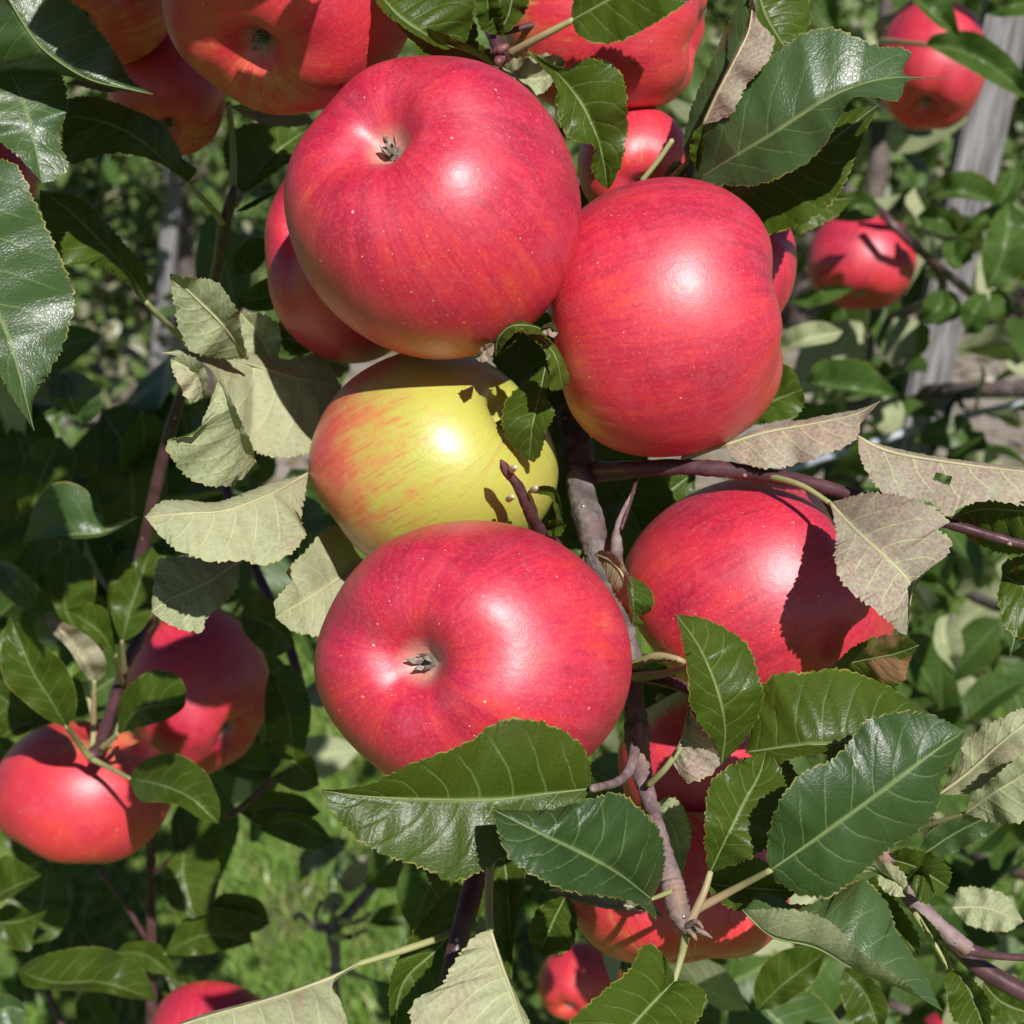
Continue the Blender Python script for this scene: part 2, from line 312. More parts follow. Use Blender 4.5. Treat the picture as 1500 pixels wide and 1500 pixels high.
NLEAF = [0]
def leaf(parent, mid, L, R, d, dL=-0.004, dR=-0.004, face='top', mat=None, stalk=None, bulge=0.10, wave=0.6,
         teeth=1.0, ref='both', label=None, rib=True, sr=4.0, hole=None):
    """A leaf blade lofted between its midrib and two margins (base -> tip), with its own depth,
    fold, puckering and toothed margin. d: depths along the midrib; dL, dR: depth of each margin relative to it."""
    NLEAF[0] += 1; rg = np.random.default_rng(NLEAF[0]*31+5)
    mat = mat or M_LEAF
    mid = [tuple(map(float, m)) for m in mid]
    def ends(E):
        E = [tuple(map(float, e)) for e in E]
        if math.dist(E[0], mid[0]) > 3: E = [mid[0]]+E
        if math.dist(E[-1], mid[-1]) > 3: E = E+[mid[-1]]
        return E
    L, R = ends(L), ends(R)
    plen = lambda E: sum(math.dist(E[i], E[i+1]) for i in range(len(E)-1))
    dm = float(np.mean(d)); px_m = 1/(K*dm)
    edge_px = max(plen(L), plen(R))
    hero = dm < 0.56
    n = int(np.clip(edge_px/3.0, 20, 150)) if hero else int(np.clip(edge_px/7.0, 12, 40))
    m2, l2, r2 = catmull(mid, n), catmull(L, n), catmull(R, n)
    t = np.linspace(0, 1, n)
    dd = np.interp(t, np.linspace(0, 1, len(d)), d) if hasattr(d, '__len__') else np.full(n, d)
    env = np.sin(np.pi*np.clip(t, 0, 1))**0.55
    def prof(a):
        return np.interp(t, np.linspace(0, 1, len(a)), a) if hasattr(a, '__len__') else a*env
    ph = rg.uniform(0, 6.28, 4)
    wv = 0.0016*wave*env*(dm/0.4)
    dl = dd+prof(dL)+wv*(np.sin(t*15+ph[0])+0.7*np.sin(t*27+ph[1]))
    dr = dd+prof(dR)+wv*(np.sin(t*15+ph[2])+0.7*np.sin(t*27+ph[3]))
    to3 = lambda a, dep: np.array([P(a[i, 0], a[i, 1], dep[i]) for i in range(n)])
    M3, L3, R3 = to3(m2, dd), to3(l2, dl), to3(r2, dr)
    # teeth along the margins, pointing forwards
    def tooth(E3):
        s = np.concatenate([[0], np.cumsum(np.linalg.norm(np.diff(E3, axis=0), axis=1))])
        tan = np.gradient(E3, axis=0); tan /= np.linalg.norm(tan, axis=1)[:, None]+1e-12
        out = E3-M3; out -= (out*tan).sum(1)[:, None]*tan; ln = np.linalg.norm(out, axis=1)[:, None]; out = out/(ln+1e-9)
        pitch = 0.0021*(1.0+0.2*rg.uniform(-1, 1)); f = (s/pitch+0.35*np.sin(s*900+ph[0])) % 1.0
        amp = 0.00085*teeth*np.minimum(1, env*1.6)*(0.7+0.6*np.abs(np.sin(s*613+ph[1])))
        return E3+out*(amp*(np.where(f < 0.72, f/0.72, (1-f)/0.28)-0.4))[:, None]*np.minimum(1, ln/0.004)
    if hero and teeth > 0: L3, R3 = tooth(L3), tooth(R3)
    cols = [0, 0.14, 0.3, 0.5, 0.72, 0.9, 1.0] if hero else [0, 0.35, 0.7, 1.0]
    def half(E3):
        tan = np.gradient(M3, axis=0); ac = E3-M3
        nm = np.cross(tan, ac); nm /= np.linalg.norm(nm, axis=1)[:, None]+1e-12
        tocam = CAM-M3; sg = np.sign((nm*tocam).sum(1)); sg[sg == 0] = 1
        w = np.linalg.norm(ac, axis=1)
        res = []
        puck = np.sin(t*8.5*2*np.pi+ph[2])*0.012
        for s in cols[1:]:
            off = (bulge*4*s*(1-s)*0.5+puck*math.sin(math.pi*s))*w*sg
            res.append(M3+ac*s+nm*off[:, None])
        return res
    rows = half(L3)[::-1]+[M3]+half(R3)
    vv = [-c for c in cols[1:]][::-1]+[0]+cols[1:]
    V3 = np.array(rows)                       # col, n, 3
    nc = len(rows)
    base = M3[0].copy(); org = origin_of(parent)
    V = (V3.transpose(1, 0, 2).reshape(-1, 3)-base)
    F = []
    for i in range(n-1):
        for j in range(nc-1):
            a = i*nc+j; F.append((a, a+1, a+1+nc, a+nc))
    # winding: front of the face = upper side of the leaf
    j0, j1 = {'both': (0, nc-1), 'L': (0, nc//2), 'R': (nc//2, nc-1)}[ref]
    acc = 0.0
    for i in range(n-1):
        for j in range(j0, j1):
            a, b, c_ = V3[j, i], V3[j+1, i], V3[j, i+1]
            nn = np.cross(b-a, c_-a); acc += float(nn @ (CAM-a))
    if (acc > 0) != (face == 'top'): F = [f[::-1] for f in F]
    if hole is not None:
        hx = P(hole[0], hole[1], dm)
        keep = []
        for f in F:
            cpt = np.mean([V[k]+base for k in f], axis=0)-CAM; cpt = cpt/(cpt@FWD)
            qx, qy = (cpt@RIGHT)/K+750, 750-(cpt@UP)/K
            if ((qx-hole[0])/hole[2])**2+((qy-hole[1])/hole[3])**2 > 1: keep.append(f)
        F = keep
    me = mesh('leaf', V, F)
    s_m = np.concatenate([[0], np.cumsum(np.linalg.norm(np.diff(M3, axis=0), axis=1))])
    wl, wr = np.linalg.norm(L3-M3, axis=1), np.linalg.norm(R3-M3, axis=1)
    uv = np.zeros((n*nc, 2)); mt = np.zeros((n*nc, 2))
    for i in range(n):
        for j in range(nc):
            uv[i*nc+j] = (t[i], 0.5+0.5*vv[j]); mt[i*nc+j] = (s_m[i], vv[j]*(wl[i] if vv[j] < 0 else wr[i]))
    idx = np.zeros(len(me.loops), int); me.loops.foreach_get('vertex_index', idx)
    for nme, arr in (('UVMap', uv), ('metric', mt)):
        l = me.uv_layers.new(name=nme); l.data.foreach_set('uv', arr[idx].ravel())
    o = link('leaf', me, mat, parent, base-org)
    if label: o['label'] = label
    if rib and hero:
        under = face != 'top'
        rr = np.linspace(0.00030 if not under else 0.00052, 0.00010, 12)
        k = np.linspace(0, n-1, 12).astype(int)
        sh = (CAM-M3[k]); sh /= np.linalg.norm(sh, axis=1)[:, None]
        tube('midrib', M3[k]+sh*(rr*(0.25 if not under else 0.5))[:, None], rr, M_RIBU if under else M_RIB, o, sides=6, n=24)
    if stalk:
        sp = [P(*stalk[0])]+[P(*q) for q in stalk[1:]] if len(stalk[0]) == 3 else None
        pts = [M3[0]+(M3[min(2, n-1)]-M3[0])*0.3]+sp
        rad = [sr*0.8*K*dm]+[sr*K*dm]*(len(sp)-1)+[sr*1.25*K*dm]
        tube('leaf_stalk', pts, rad, M_STALK, o, sides=7, n=18)
    return o

# generic leaves for branches further off -- shared meshes
def generic_leaf_mesh(i, n=11):
    rg = np.random.default_rng(100+i)
    fold = rg.uniform(0.05, 0.55); curl = rg.uniform(-0.2, 0.9); tw = rg.uniform(-0.5, 0.5); wd = rg.uniform(0.26, 0.34)
    V, uv, mt, F = [], [], [], []
    cols = [-1, -0.62, -0.28, 0, 0.28, 0.62, 1]
    ang = 0; px = 0; pz = 0
    for a in range(n):
        t = a/(n-1)
        w = wd*(math.sin(math.pi*min(1, t**0.82))**0.75)*(1-0.12*t)+0.001
        ang = curl*t*t*1.4
        if a: px += math.cos(ang)/(n-1); pz -= math.sin(ang)/(n-1)
        for c in cols:
            wob = 0.025*math.sin(t*13+c*2+i)*abs(c)
            yy = c*w*math.cos(fold); zz = abs(c)**1.3*w*math.sin(fold)+wob+0.05*math.sin(math.pi*min(1, abs(c)))*w
            cr, sr_ = math.cos(tw*t), math.sin(tw*t)
            V.append((px, yy*cr-zz*sr_, pz+yy*sr_+zz*cr)); uv.append((t, 0.5+0.5*c)); mt.append((t*0.07, c*w*0.07))
    nc = len(cols)
    for a in range(n-1):
        for j in range(nc-1):
            b = a*nc+j; F.append((b, b+nc, b+nc+1, b+1))
    me = mesh('leaf', V, F)
    uv, mt = np.array(uv), np.array(mt); idx = np.zeros(len(me.loops), int); me.loops.foreach_get('vertex_index', idx)
    for nme, arr in (('UVMap', uv), ('metric', mt)):
        l = me.uv_layers.new(name=nme); l.data.foreach_set('uv', arr[idx].ravel())
    me.materials.append(M_LEAFB)
    return me
GLEAF = [generic_leaf_mesh(i) for i in range(8)]
def put_leaf(parent, pos, direc, normal, size, i, org):
    x = np.array(direc, float); x /= np.linalg.norm(x); z = np.array(normal, float); z -= (z@x)*x; z /= np.linalg.norm(z)+1e-9
    y = np.cross(z, x)
    o = bpy.data.objects.new('leaf', GLEAF[i % len(GLEAF)]); C.objects.link(o); o.parent = parent
    m = Matrix(((x[0]*size, y[0]*size, z[0]*size, pos[0]-org[0]), (x[1]*size, y[1]*size, z[1]*size, pos[1]-org[1]), (x[2]*size, y[2]*size, z[2]*size, pos[2]-org[2]), (0, 0, 0, 1)))
    o.matrix_local = m
    return o

# ------------------------------------------------------------------ apples
PROF = np.array([(0, .300), (.03, .306), (.06, .335), (.10, .378), (.145, .408), (.19, .419), (.27, .408), (.35, .366), (.43, .275), (.485, .14), (.50, 0.0), (.482, -.14), (.435, -.26),
                 (.365, -.345), (.28, -.397), (.205, -.412), (.145, -.398), (.09, -.35), (.045, -.29), (0, -.25)])
def apple(box, d, axis, label, group=None, blush=0.78, sunw=0.16, streak=0.5, crimson=0.6, spin=0.0, rough=0.50, dots=1.0, stem_y=0.5,
          ground=(0.50, 0.42, 0.055), lob=.6, tall=1.0, stalk=True, hi=True, bdir=None, bmp=.22, soft=1.0):
    """box: seen extents (x0, y0, x1, y1); axis: direction of the calyx (right, up, towards the camera)"""
    x0, y0, x1, y1 = box; cx, cy = (x0+x1)/2, (y0+y1)/2
    seed = (cx*0.013+cy*0.007) % 7
    nu, nv = (96, 72) if hi else (48, 36)
    prof = catmull(PROF, nv)
    a = np.array(axis, float); a /= np.linalg.norm(a)
    up = np.array([0.13, 0.9, 0.35]); e1 = np.cross(a, up); e1 /= np.linalg.norm(e1); e2 = np.cross(a, e1)
    e1, e2 = math.cos(spin)*e1+math.sin(spin)*e2, -math.sin(spin)*e1+math.cos(spin)*e2
    th = np.linspace(0, 2*np.pi, nu, endpoint=False)
    ph = np.random.default_rng(int(cx*7+cy)).uniform(0, 6.28, 5)
    R_, Z_ = prof[:, 0][:, None], prof[:, 1][:, None]*tall
    low = np.clip((Z_+0.05)/0.45, 0, 1)
    rad = R_*(1+lob*(0.018*np.cos(5*th+ph[0])*low+0.018*np.cos(2*th+ph[1])+0.014*np.cos(3*th+ph[2])))
    zz = Z_+lob*(0.016*np.cos(5*th+ph[0])*low*np.clip(R_/0.25, 0, 1)+0.022*np.cos(th+ph[3])*np.clip(R_/0.3, 0, 1))
    X, Y, Z = rad*np.cos(th), rad*np.sin(th), zz*np.ones_like(th)
    apc = np.stack([X, Y, Z], -1).reshape(-1, 3)
    cs = apc[:, 0:1]*e1+apc[:, 1:2]*e2+apc[:, 2:3]*a            # right, up, towards
    mn, mx = cs.min(0), cs.max(0); ctr = (mn+mx)/2; ext = mx-mn
    sx, sy = (x1-x0)*K*d/ext[0], (y1-y0)*K*d/ext[1]; S = np.array([sx, sy, (sx+sy)/2])
    fit = lambda q: (q-ctr)*S
    wc = lambda q: q[:, 0:1]*RIGHT+q[:, 1:2]*UP-q[:, 2:3]*FWD
    V = wc(fit(cs)); center = P(cx, cy, d)
    F = []
    for i in range(nv-1):
        for k in range(nu):
            k2 = (k+1) % nu; F.append((i*nu+k, i*nu+k2, (i+1)*nu+k2, (i+1)*nu+k)[::-1])
    me = mesh('flesh', V, F)
    # outward winding
    if (me.polygons[nu*(nv//2)].normal @ Vector(V[nu*(nv//2)])) < 0: me.flip_normals()
    at = me.attributes.new('ap', 'FLOAT_VECTOR', 'POINT'); at.data.foreach_set('vector', apc.ravel().astype(np.float32))
    sun_l = np.array(bdir or (.1, .8, .45), float)   # the side that ripened in the sun; sun_l /= np.linalg.norm(sun_l)
    dirv = (float(sun_l@e1), float(sun_l@e2), float(sun_l@a))
    mat = apple_material('apple_skin', blush, dirv, sunw, streak, crimson, rough, ground, dots, stem_y, seed, bmp, soft=soft)
    t = thing('apple', label, 'apple', center, group)
    link('skin', me, mat, t)
    l2w = lambda q: wc(fit(np.atleast_2d(q[0]*e1+q[1]*e2+q[2]*a)))[0]
    # calyx: five dry sepals in the eye
    rg = np.random.default_rng(int(cx+cy*3))
    core = link('calyx', calyx_core(), M_WOOL, t, l2w((0, 0, .298*tall)))
    core.scale = (S.mean(),)*3
    for k in range(5):
        an = 2*math.pi*k/5+rg.uniform(-.2, .2); r0, r1, r2 = 0.010, rg.uniform(.022, .032), rg.uniform(.018, .046)
        zs = (.302, .335+rg.uniform(0, .02), .35+rg.uniform(0, .03)); wdt = (.010, .013, .002)
        Vs = []
        for r_, z_, w_ in zip((r0, r1, r2), zs, wdt):
            for sgn in (-1, 1):
                Vs.append(l2w((r_*math.cos(an)-sgn*w_*math.sin(an), r_*math.sin(an)+sgn*w_*math.cos(an), z_*tall)))
            Vs.append(l2w((r_*math.cos(an)*.8, r_*math.sin(an)*.8, (z_-.008)*tall)))
        Vs = np.array(Vs); Fs = []
        for q in range(2):
            b = q*3; Fs += [(b, b+1, b+4, b+3), (b+1, b+2, b+5, b+4), (b+2, b, b+3, b+5)]
        Fs.append((6, 7, 8))
        link('sepal', mesh('sepal', Vs-np.array(core.location), Fs, False), M_SEPAL, core).scale = (1/S.mean(),)*3
    if stalk:
        pts = [center+l2w(q) for q in ((0, 0, -.26*tall), (0.01, 0.005, -.36*tall), (.03, .02, -.46*tall))]
        tube('fruit_stalk', pts, [0.0013, 0.0012, 0.0016], M_STALK, t, sides=7, n=10)
    return t
_cc = [None]
def calyx_core():
    if _cc[0] is None:
        bm = bmesh.new(); bmesh.ops.create_icosphere(bm, subdivisions=3, radius=0.030)
        rg = np.random.default_rng(3)
        for v in bm.verts: v.co *= 1+rg.uniform(-.3, .3)
        me = bpy.data.meshes.new('calyx'); bm.to_mesh(me); bm.free(); me.materials.append(M_WOOL); _cc[0] = me
    return _cc[0]

# ================================================================== the setting
def far_leaf_material(name, a, b, c):
    N = NT(name); g = N.n('ShaderNodeNewGeometry')
    r = g.outputs['Random Per Island']
    col = N.mix(r, a, b); col = N.mix(N.math('GREATER_THAN', N.math('FRACT', N.math('MULTIPLY', r, 37.0)), 0.86), col, c)
    p = N.n('ShaderNodeBsdfPrincipled', {'Base Color': col, 'Roughness': 0.38, 'Specular IOR Level': 0.5})
    t = N.n('ShaderNodeBsdfTranslucent', {'Color': N.mix(0.5, col, (0.3, 0.4, 0.05))})
    return N.finish(N.n('ShaderNodeMixShader', {0: 0.25, 1: p, 2: t}))
M_FAR = far_leaf_material('far_foliage', (0.05, 0.10, 0.02), (0.13, 0.19, 0.05), (0.28, 0.27, 0.17))
M_DEAD = far_leaf_material('fallen_leaves', (0.20, 0.14, 0.09), (0.36, 0.30, 0.22), (0.10, 0.12, 0.03))

def sheet(name, x0, x1, y0, y1, z, mat, nx=2, ny=2, amp=0.0):
    V, F = [], []
    for j in range(ny+1):
        for i in range(nx+1):
            V.append((x0+(x1-x0)*i/nx, y0+(y1-y0)*j/ny, z+(RNG.uniform(-amp, amp) if amp and 0 < i < nx and 0 < j < ny else 0)))
    for j in range(ny):
        for i in range(nx):
            a = j*(nx+1)+i; F.append((a, a+1, a+nx+2, a+nx+1))
    o = link(name, mesh(name, V, F), mat); o['kind'] = 'structure'; return o
sheet('lawn', -150, 150, -60, 300, 0.0, M_LAWN)
sheet('bare_soil_strip', -30, 30, 3.7, 6.2, 0.006, M_STRIP, 60, 8, 0.004)

def blades(name, n, reg, hmin, hmax, w, mat, label, cat, lean=0.6):
    x = RNG.uniform(reg[0], reg[1], n); y = RNG.uniform(reg[2], reg[3], n)
    h = RNG.uniform(hmin, hmax, n); a = RNG.uniform(0, 6.283, n); ln = RNG.uniform(0.1, lean, n)*h; b = RNG.uniform(0, 6.283, n)
    wx, wy = np.cos(a)*w, np.sin(a)*w
    V = np.zeros((n, 5, 3))
    V[:, 0] = np.stack([x-wx, y-wy, 0*x+.001], 1); V[:, 1] = np.stack([x+wx, y+wy, 0*x+.001], 1)
    V[:, 2] = np.stack([x-wx*.8+np.cos(b)*ln*.35, y-wy*.8+np.sin(b)*ln*.35, h*.6], 1); V[:, 3] = np.stack([x+wx*.8+np.cos(b)*ln*.35, y+wy*.8+np.sin(b)*ln*.35, h*.6], 1)
    V[:, 4] = np.stack([x+np.cos(b)*ln, y+np.sin(b)*ln, h], 1)
    F = []
    for i in range(n):
        k = i*5; F.append((k, k+1, k+3, k+2)); F.append((k+2, k+3, k+4))
    o = link(name, mesh(name, V.reshape(-1, 3), F), mat); o['kind'] = 'stuff'; o['label'] = label; o['category'] = cat; return o
M_GR = far_leaf_material('grass_blades', (0.12, 0.22, 0.025), (0.20, 0.32, 0.055), (0.28, 0.32, 0.10))
blades('grass', 46000, (-1.6, 1.3, 1.45, 3.8), 0.015, 0.04, 0.0025, M_GR, 'short sunlit green grass below the apple branches', 'grass', 1.1)

def scatter_leaves(n, pos, size, mat, name, flat=False):
    """one mesh of n small folded leaves round given positions"""
    d = RNG.normal(size=(n, 3)); d[:, 2] -= 0.45
    if flat: d[:, 2] *= 0.12
    d /= np.linalg.norm(d, axis=1)[:, None]
    up = RNG.normal(size=(n, 3))*0.75+np.array([0, -0.55, 0.8]); s = np.cross(d, up); s /= np.linalg.norm(s, axis=1)[:, None]
    u = np.cross(s, d); L = RNG.uniform(0.75, 1.25, n)[:, None]*size; Wd = L*RNG.uniform(0.24, 0.34, n)[:, None]
    fo = RNG.uniform(0.05, 0.5, n)[:, None]*Wd; cu = RNG.uniform(-0.1, 0.3, n)[:, None]*L
    V = np.zeros((n, 8, 3))
    V[:, 0] = pos; V[:, 1] = pos+d*L*.35+s*Wd+u*fo; V[:, 2] = pos+d*L*.38; V[:, 3] = pos+d*L*.35-s*Wd+u*fo
    V[:, 4] = pos+d*L*.72+s*Wd*.75+u*(fo-cu*.4); V[:, 5] = pos+d*L*.72-u*cu*.4; V[:, 6] = pos+d*L*.72-s*Wd*.75+u*(fo-cu*.4); V[:, 7] = pos+d*L-u*cu
    F = []
    for i in range(n):
        k = i*8; F += [(k, k+2, k+1), (k, k+3, k+2), (k+1, k+2, k+5, k+4), (k+2, k+3, k+6, k+5), (k+4, k+5, k+7), (k+5, k+6, k+7)]
    return mesh(name, V.reshape(-1, 3), F)

def orchard_tree(x, y, h, nl, label, seed, spread=0.75, z0=0.35):
    rg = np.random.default_rng(seed)
    t = thing('apple_tree', label, 'tree', (x, y, 0), 'apple trees of the rows behind'); o = np.array([x, y, 0])
    tr = [(0, 0, 0)]+[(rg.uniform(-.06, .06), rg.uniform(-.06, .06), h*f) for f in (.2, .45, .7, 1.0)]
    tube('trunk', o+np.array(tr), [.045, .038, .03, .02, .006], M_TRUNK, t, sides=10, n=24, knob=.08)
    pts = []
    for k in range(18):
        z = h*rg.uniform(.10, .95); an = rg.uniform(0, 6.283); ln = spread*rg.uniform(.5, 1.0)*(1.15-.6*z/h)
        a = np.array([0, 0, z]); e = a+np.array([math.cos(an)*ln, math.sin(an)*ln, rg.uniform(-.25, .3)]); m = (a+e)/2+np.array([0, 0, .07])
        tube('limb', o+np.array([a, m, e]), [.016, .010, .003], M_TRUNK, t, sides=6, n=10, knob=.08)
        q = rg.uniform(0.15, 1.05, nl//18)[:, None]
        pts.append(a*(1-q)**2+2*m*q*(1-q)+e*q*q+rg.normal(size=(len(q), 3))*np.array([.10, .10, .10]))
    pts = np.vstack(pts); pts = pts[pts[:, 2] > z0*rg.uniform(.4, 1, len(pts))]
    me = scatter_leaves(len(pts), pts, 0.065, M_FAR, 'crown')
    c = link('crown', me, M_FAR, t); c['kind'] = 'stuff'
    return t
WORDS = ['far apple tree behind the pale stake at upper left', 'far apple tree behind the dark twig at upper left', 'far apple tree hidden behind the big red apples',
         'far apple tree behind the small top right apple', 'far apple tree beyond the grey stake at the right edge']
for i, (x, y) in enumerate([(-1.42, 4.5), (-0.85, 4.3), (0.2, 5.3), (1.0, 5.6), (1.75, 5.4)]):
    orchard_tree(x, y, 2.1, 3200, WORDS[i], 11+i, z0=(.12 if i < 2 else .3))
W2 = ['apple tree of the farthest row at the left', 'apple tree of the farthest row left of the middle', 'apple tree of the farthest row right of the middle', 'apple tree of the farthest row at the right']
for i, x in enumerate([-1.75, -0.55, 0.75, 2.0]):
    orchard_tree(x, 6.9, 2.3, 4200, W2[i], 31+i, 1.0, z0=.1)
fl = scatter_leaves(1500, np.column_stack([RNG.uniform(-2.6, 2.6, 1500), RNG.uniform(3.7, 6.3, 1500), RNG.uniform(.01, .03, 1500)]), 0.06, M_DEAD, 'fallen_leaves', True)
o = link('fallen_leaves', fl, M_DEAD); o['kind'] = 'stuff'; o['label'] = 'dry pale leaves lying on the bare strip under the far trees'; o['category'] = 'leaves'

def stake(pa, pb, w, th, label, extra_top=0.25):
    """square-sawn batten through two seen points, run on down to the ground"""
    a, b = P(*pa), P(*pb); ax = (a-b)/np.linalg.norm(a-b)
    foot = b-ax*((b[2]+0.05)/ax[2]); top = a+ax*extra_top
    t = thing('wooden_stake', label, 'stake', foot, 'weathered orchard stakes')
    L = np.linalg.norm(top-foot)
    sx = np.cross(ax, FWD); sx /= np.linalg.norm(sx); sy = np.cross(sx, ax)
    bm = bmesh.new(); bmesh.ops.create_cube(bm, size=1)
    for v in bm.verts: v.co = Vector((v.co.x*w, v.co.y*th, (v.co.z+.5)*L))
    bmesh.ops.bevel(bm, geom=bm.edges[:], offset=0.003, segments=2, affect='EDGES')
    es = [e for e in bm.edges if abs(e.verts[0].co.z-e.verts[1].co.z) > L*.5]
    bmesh.ops.subdivide_edges(bm, edges=es, cuts=14)
    rg = np.random.default_rng(5)
    for v in bm.verts: v.co.x += rg.normal()*.0006; v.co.y += rg.normal()*.0006
    me = bpy.data.meshes.new('post'); bm.to_mesh(me); bm.free()
    p = link('post', me, M_WOOD, t)
    p.matrix_local = Matrix(((sx[0], sy[0], ax[0], 0), (sx[1], sy[1], ax[1], 0), (sx[2], sy[2], ax[2], 0), (0, 0, 0, 1)))
    return t
stake((1478, 0, 1.36), (1337, 660, 1.50), 0.037, 0.030, 'grey weathered wooden stake leaning behind the top right apple')
stake((258, 230, 4.05), (243, 420, 4.15), 0.04, 0.04, 'pale blurred stake far behind the upper left twig', 0.9)
stake((388, 800, 2.6), (386, 960, 2.6), 0.035, 0.03, 'pale blurred stake low behind the yellowish leaf left of centre', 0.0)

# wire and clip on the leaning stake
w = ptube('support_wire', [(1040, 735, 1.42), (1150, 690, 1.42), (1280, 648, 1.42), (1390, 615, 1.42), (1490, 592, 1.42), (1640, 560, 1.42)], [5]*6, M_WIRE, None, sides=10)
w['label'] = 'pale grey support wire stretched in front of the leaning stake'; w['category'] = 'wire'
cl = thing('wire_clip', 'small black clip holding the wire to the leaning stake', 'clip', P(1380, 630, 1.40))
ptube('clip_bar', [(1392, 590, 1.40), (1383, 620, 1.395), (1366, 660, 1.40)], [5, 6, 6], M_CLIP, cl)
ptube('clip_hook', [(1392, 592, 1.40), (1402, 583, 1.405), (1410, 596, 1.415)], [5, 5, 4], M_CLIP, cl)

# ================================================================== apples
apple((418, 88, 852, 525), .415, (-.50, .56, 1.0), 'large red apple at top centre with its eye facing the camera', 'hero apples', blush=.86, crimson=.75, streak=.62, spin=.5, stem_y=.3)
apple((388, 192, 640, 532), .472, (-.5, .1, .5), 'red apple mostly hidden behind the left side of the large top apple', blush=.85, crimson=.6, streak=.35)
apple((803, 262, 1147, 670), .437, (1.0, .16, .08), 'tall red apple right of the large top apple, no eye showing', blush=.82, crimson=.62, streak=.66, spin=1.0, sunw=.2, stem_y=.22, stalk=False)
apple((985, 285, 1166, 500), .51, (.3, .5, .5), 'red apple showing as a sliver behind the right edge of the tall apple', blush=.9, crimson=.8)
apple((455, 510, 818, 838), .451, (-.75, -.45, -.45), 'yellow apple with a red cheek under the large top apple', blush=.13, sunw=.70, bdir=(-1, -.1, -.1), crimson=.1, streak=.36, rough=.38, stem_y=-.05, spin=2.2, dots=.4, ground=(.43, .44, .07), bmp=.3, soft=1.9)
apple((462, 762, 926, 1165), .407, (-.50, .06, 1.0), 'largest red apple at lower centre, eye towards the camera, leaf across its base', blush=.84, crimson=.75, streak=.58, spin=1.4, stem_y=.5)
apple((912, 698, 1310, 1050), .455, (.72, .50, .22), 'red apple right of the woody branch, half shaded by a hanging leaf', blush=.86, crimson=.55, streak=.62, spin=.3, stem_y=.7, dots=1.2, sunw=.12)
apple((240, -190, 612, 160), .44, (-.30, -.90, .60), 'red and orange apple cut by the top edge, its dark eye pointing down', blush=.80, crimson=.45, streak=.4, spin=.8, sunw=.4)
apple((40, -120, 262, 92), .50, (-.2, -.6, .5), 'orange red apple in the top left corner behind a glossy leaf', blush=.6, crimson=.4, streak=.6)
apple((160, 40, 330, 228), .53, (.1, -.7, .4), 'dark shaded apple with sunlit streaks below the top left apples', blush=.7, crimson=.5)
apple((-90, 195, 54, 330), .56, (.2, -.5, .6), 'sliver of a bright orange red apple at the left edge', blush=.6, crimson=.3)
apple((742, -90, 1038, 168), .50, (.95, -.2, .1), 'red orange apple at the top, left half shaded, leaf across it', blush=.72, crimson=.5, streak=.55)
apple((846, 155, 1012, 330), .505, (.1, -.5, .6), 'red apple squeezed below the top leaf and above the tall apple', blush=.66, crimson=.55, stem_y=.6, spin=1)
apple((1284, 5, 1443, 187), 1.12, (-.2, -.7, .3), 'small distant red apple in front of the grey stake at top right', 'apples on the tree behind', blush=.8, crimson=.55, hi=False)
apple((1182, 315, 1340, 452), 1.18, (-.1, -.85, .25), 'small distant red apple with leaf shadows, right of the tall apple', 'apples on the tree behind', blush=.85, crimson=.6, hi=False)
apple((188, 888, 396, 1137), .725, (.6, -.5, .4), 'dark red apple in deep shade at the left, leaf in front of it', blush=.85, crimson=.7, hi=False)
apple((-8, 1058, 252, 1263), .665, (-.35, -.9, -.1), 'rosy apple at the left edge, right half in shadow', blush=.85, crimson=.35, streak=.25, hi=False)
apple((788, 1380, 910, 1498), 1.10, (-.3, -.5, .6), 'small orange red apple at the bottom, behind a green leaf', blush=.68, crimson=.35, hi=False)
apple((828, 1185, 1155, 1418), .478, (.1, -.75, .3), 'shaded orange red apple at the bottom behind the forked twig', blush=.62, crimson=.4, streak=.6, spin=2)
apple((905, 1000, 1120, 1230), .50, (.35, -.8, .2), 'red apple with yellow shoulder squeezed behind the branch at lower right of centre', blush=.78, crimson=.6, stem_y=1.1)
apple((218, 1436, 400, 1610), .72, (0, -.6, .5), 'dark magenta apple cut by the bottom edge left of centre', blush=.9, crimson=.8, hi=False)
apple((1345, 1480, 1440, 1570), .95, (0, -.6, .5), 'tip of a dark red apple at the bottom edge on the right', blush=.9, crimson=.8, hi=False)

# ================================================================== branches with their leaves
def branch(label, base, name='apple_branch'):
    return thing(name, label, 'branch', P(*base), 'apple branches')

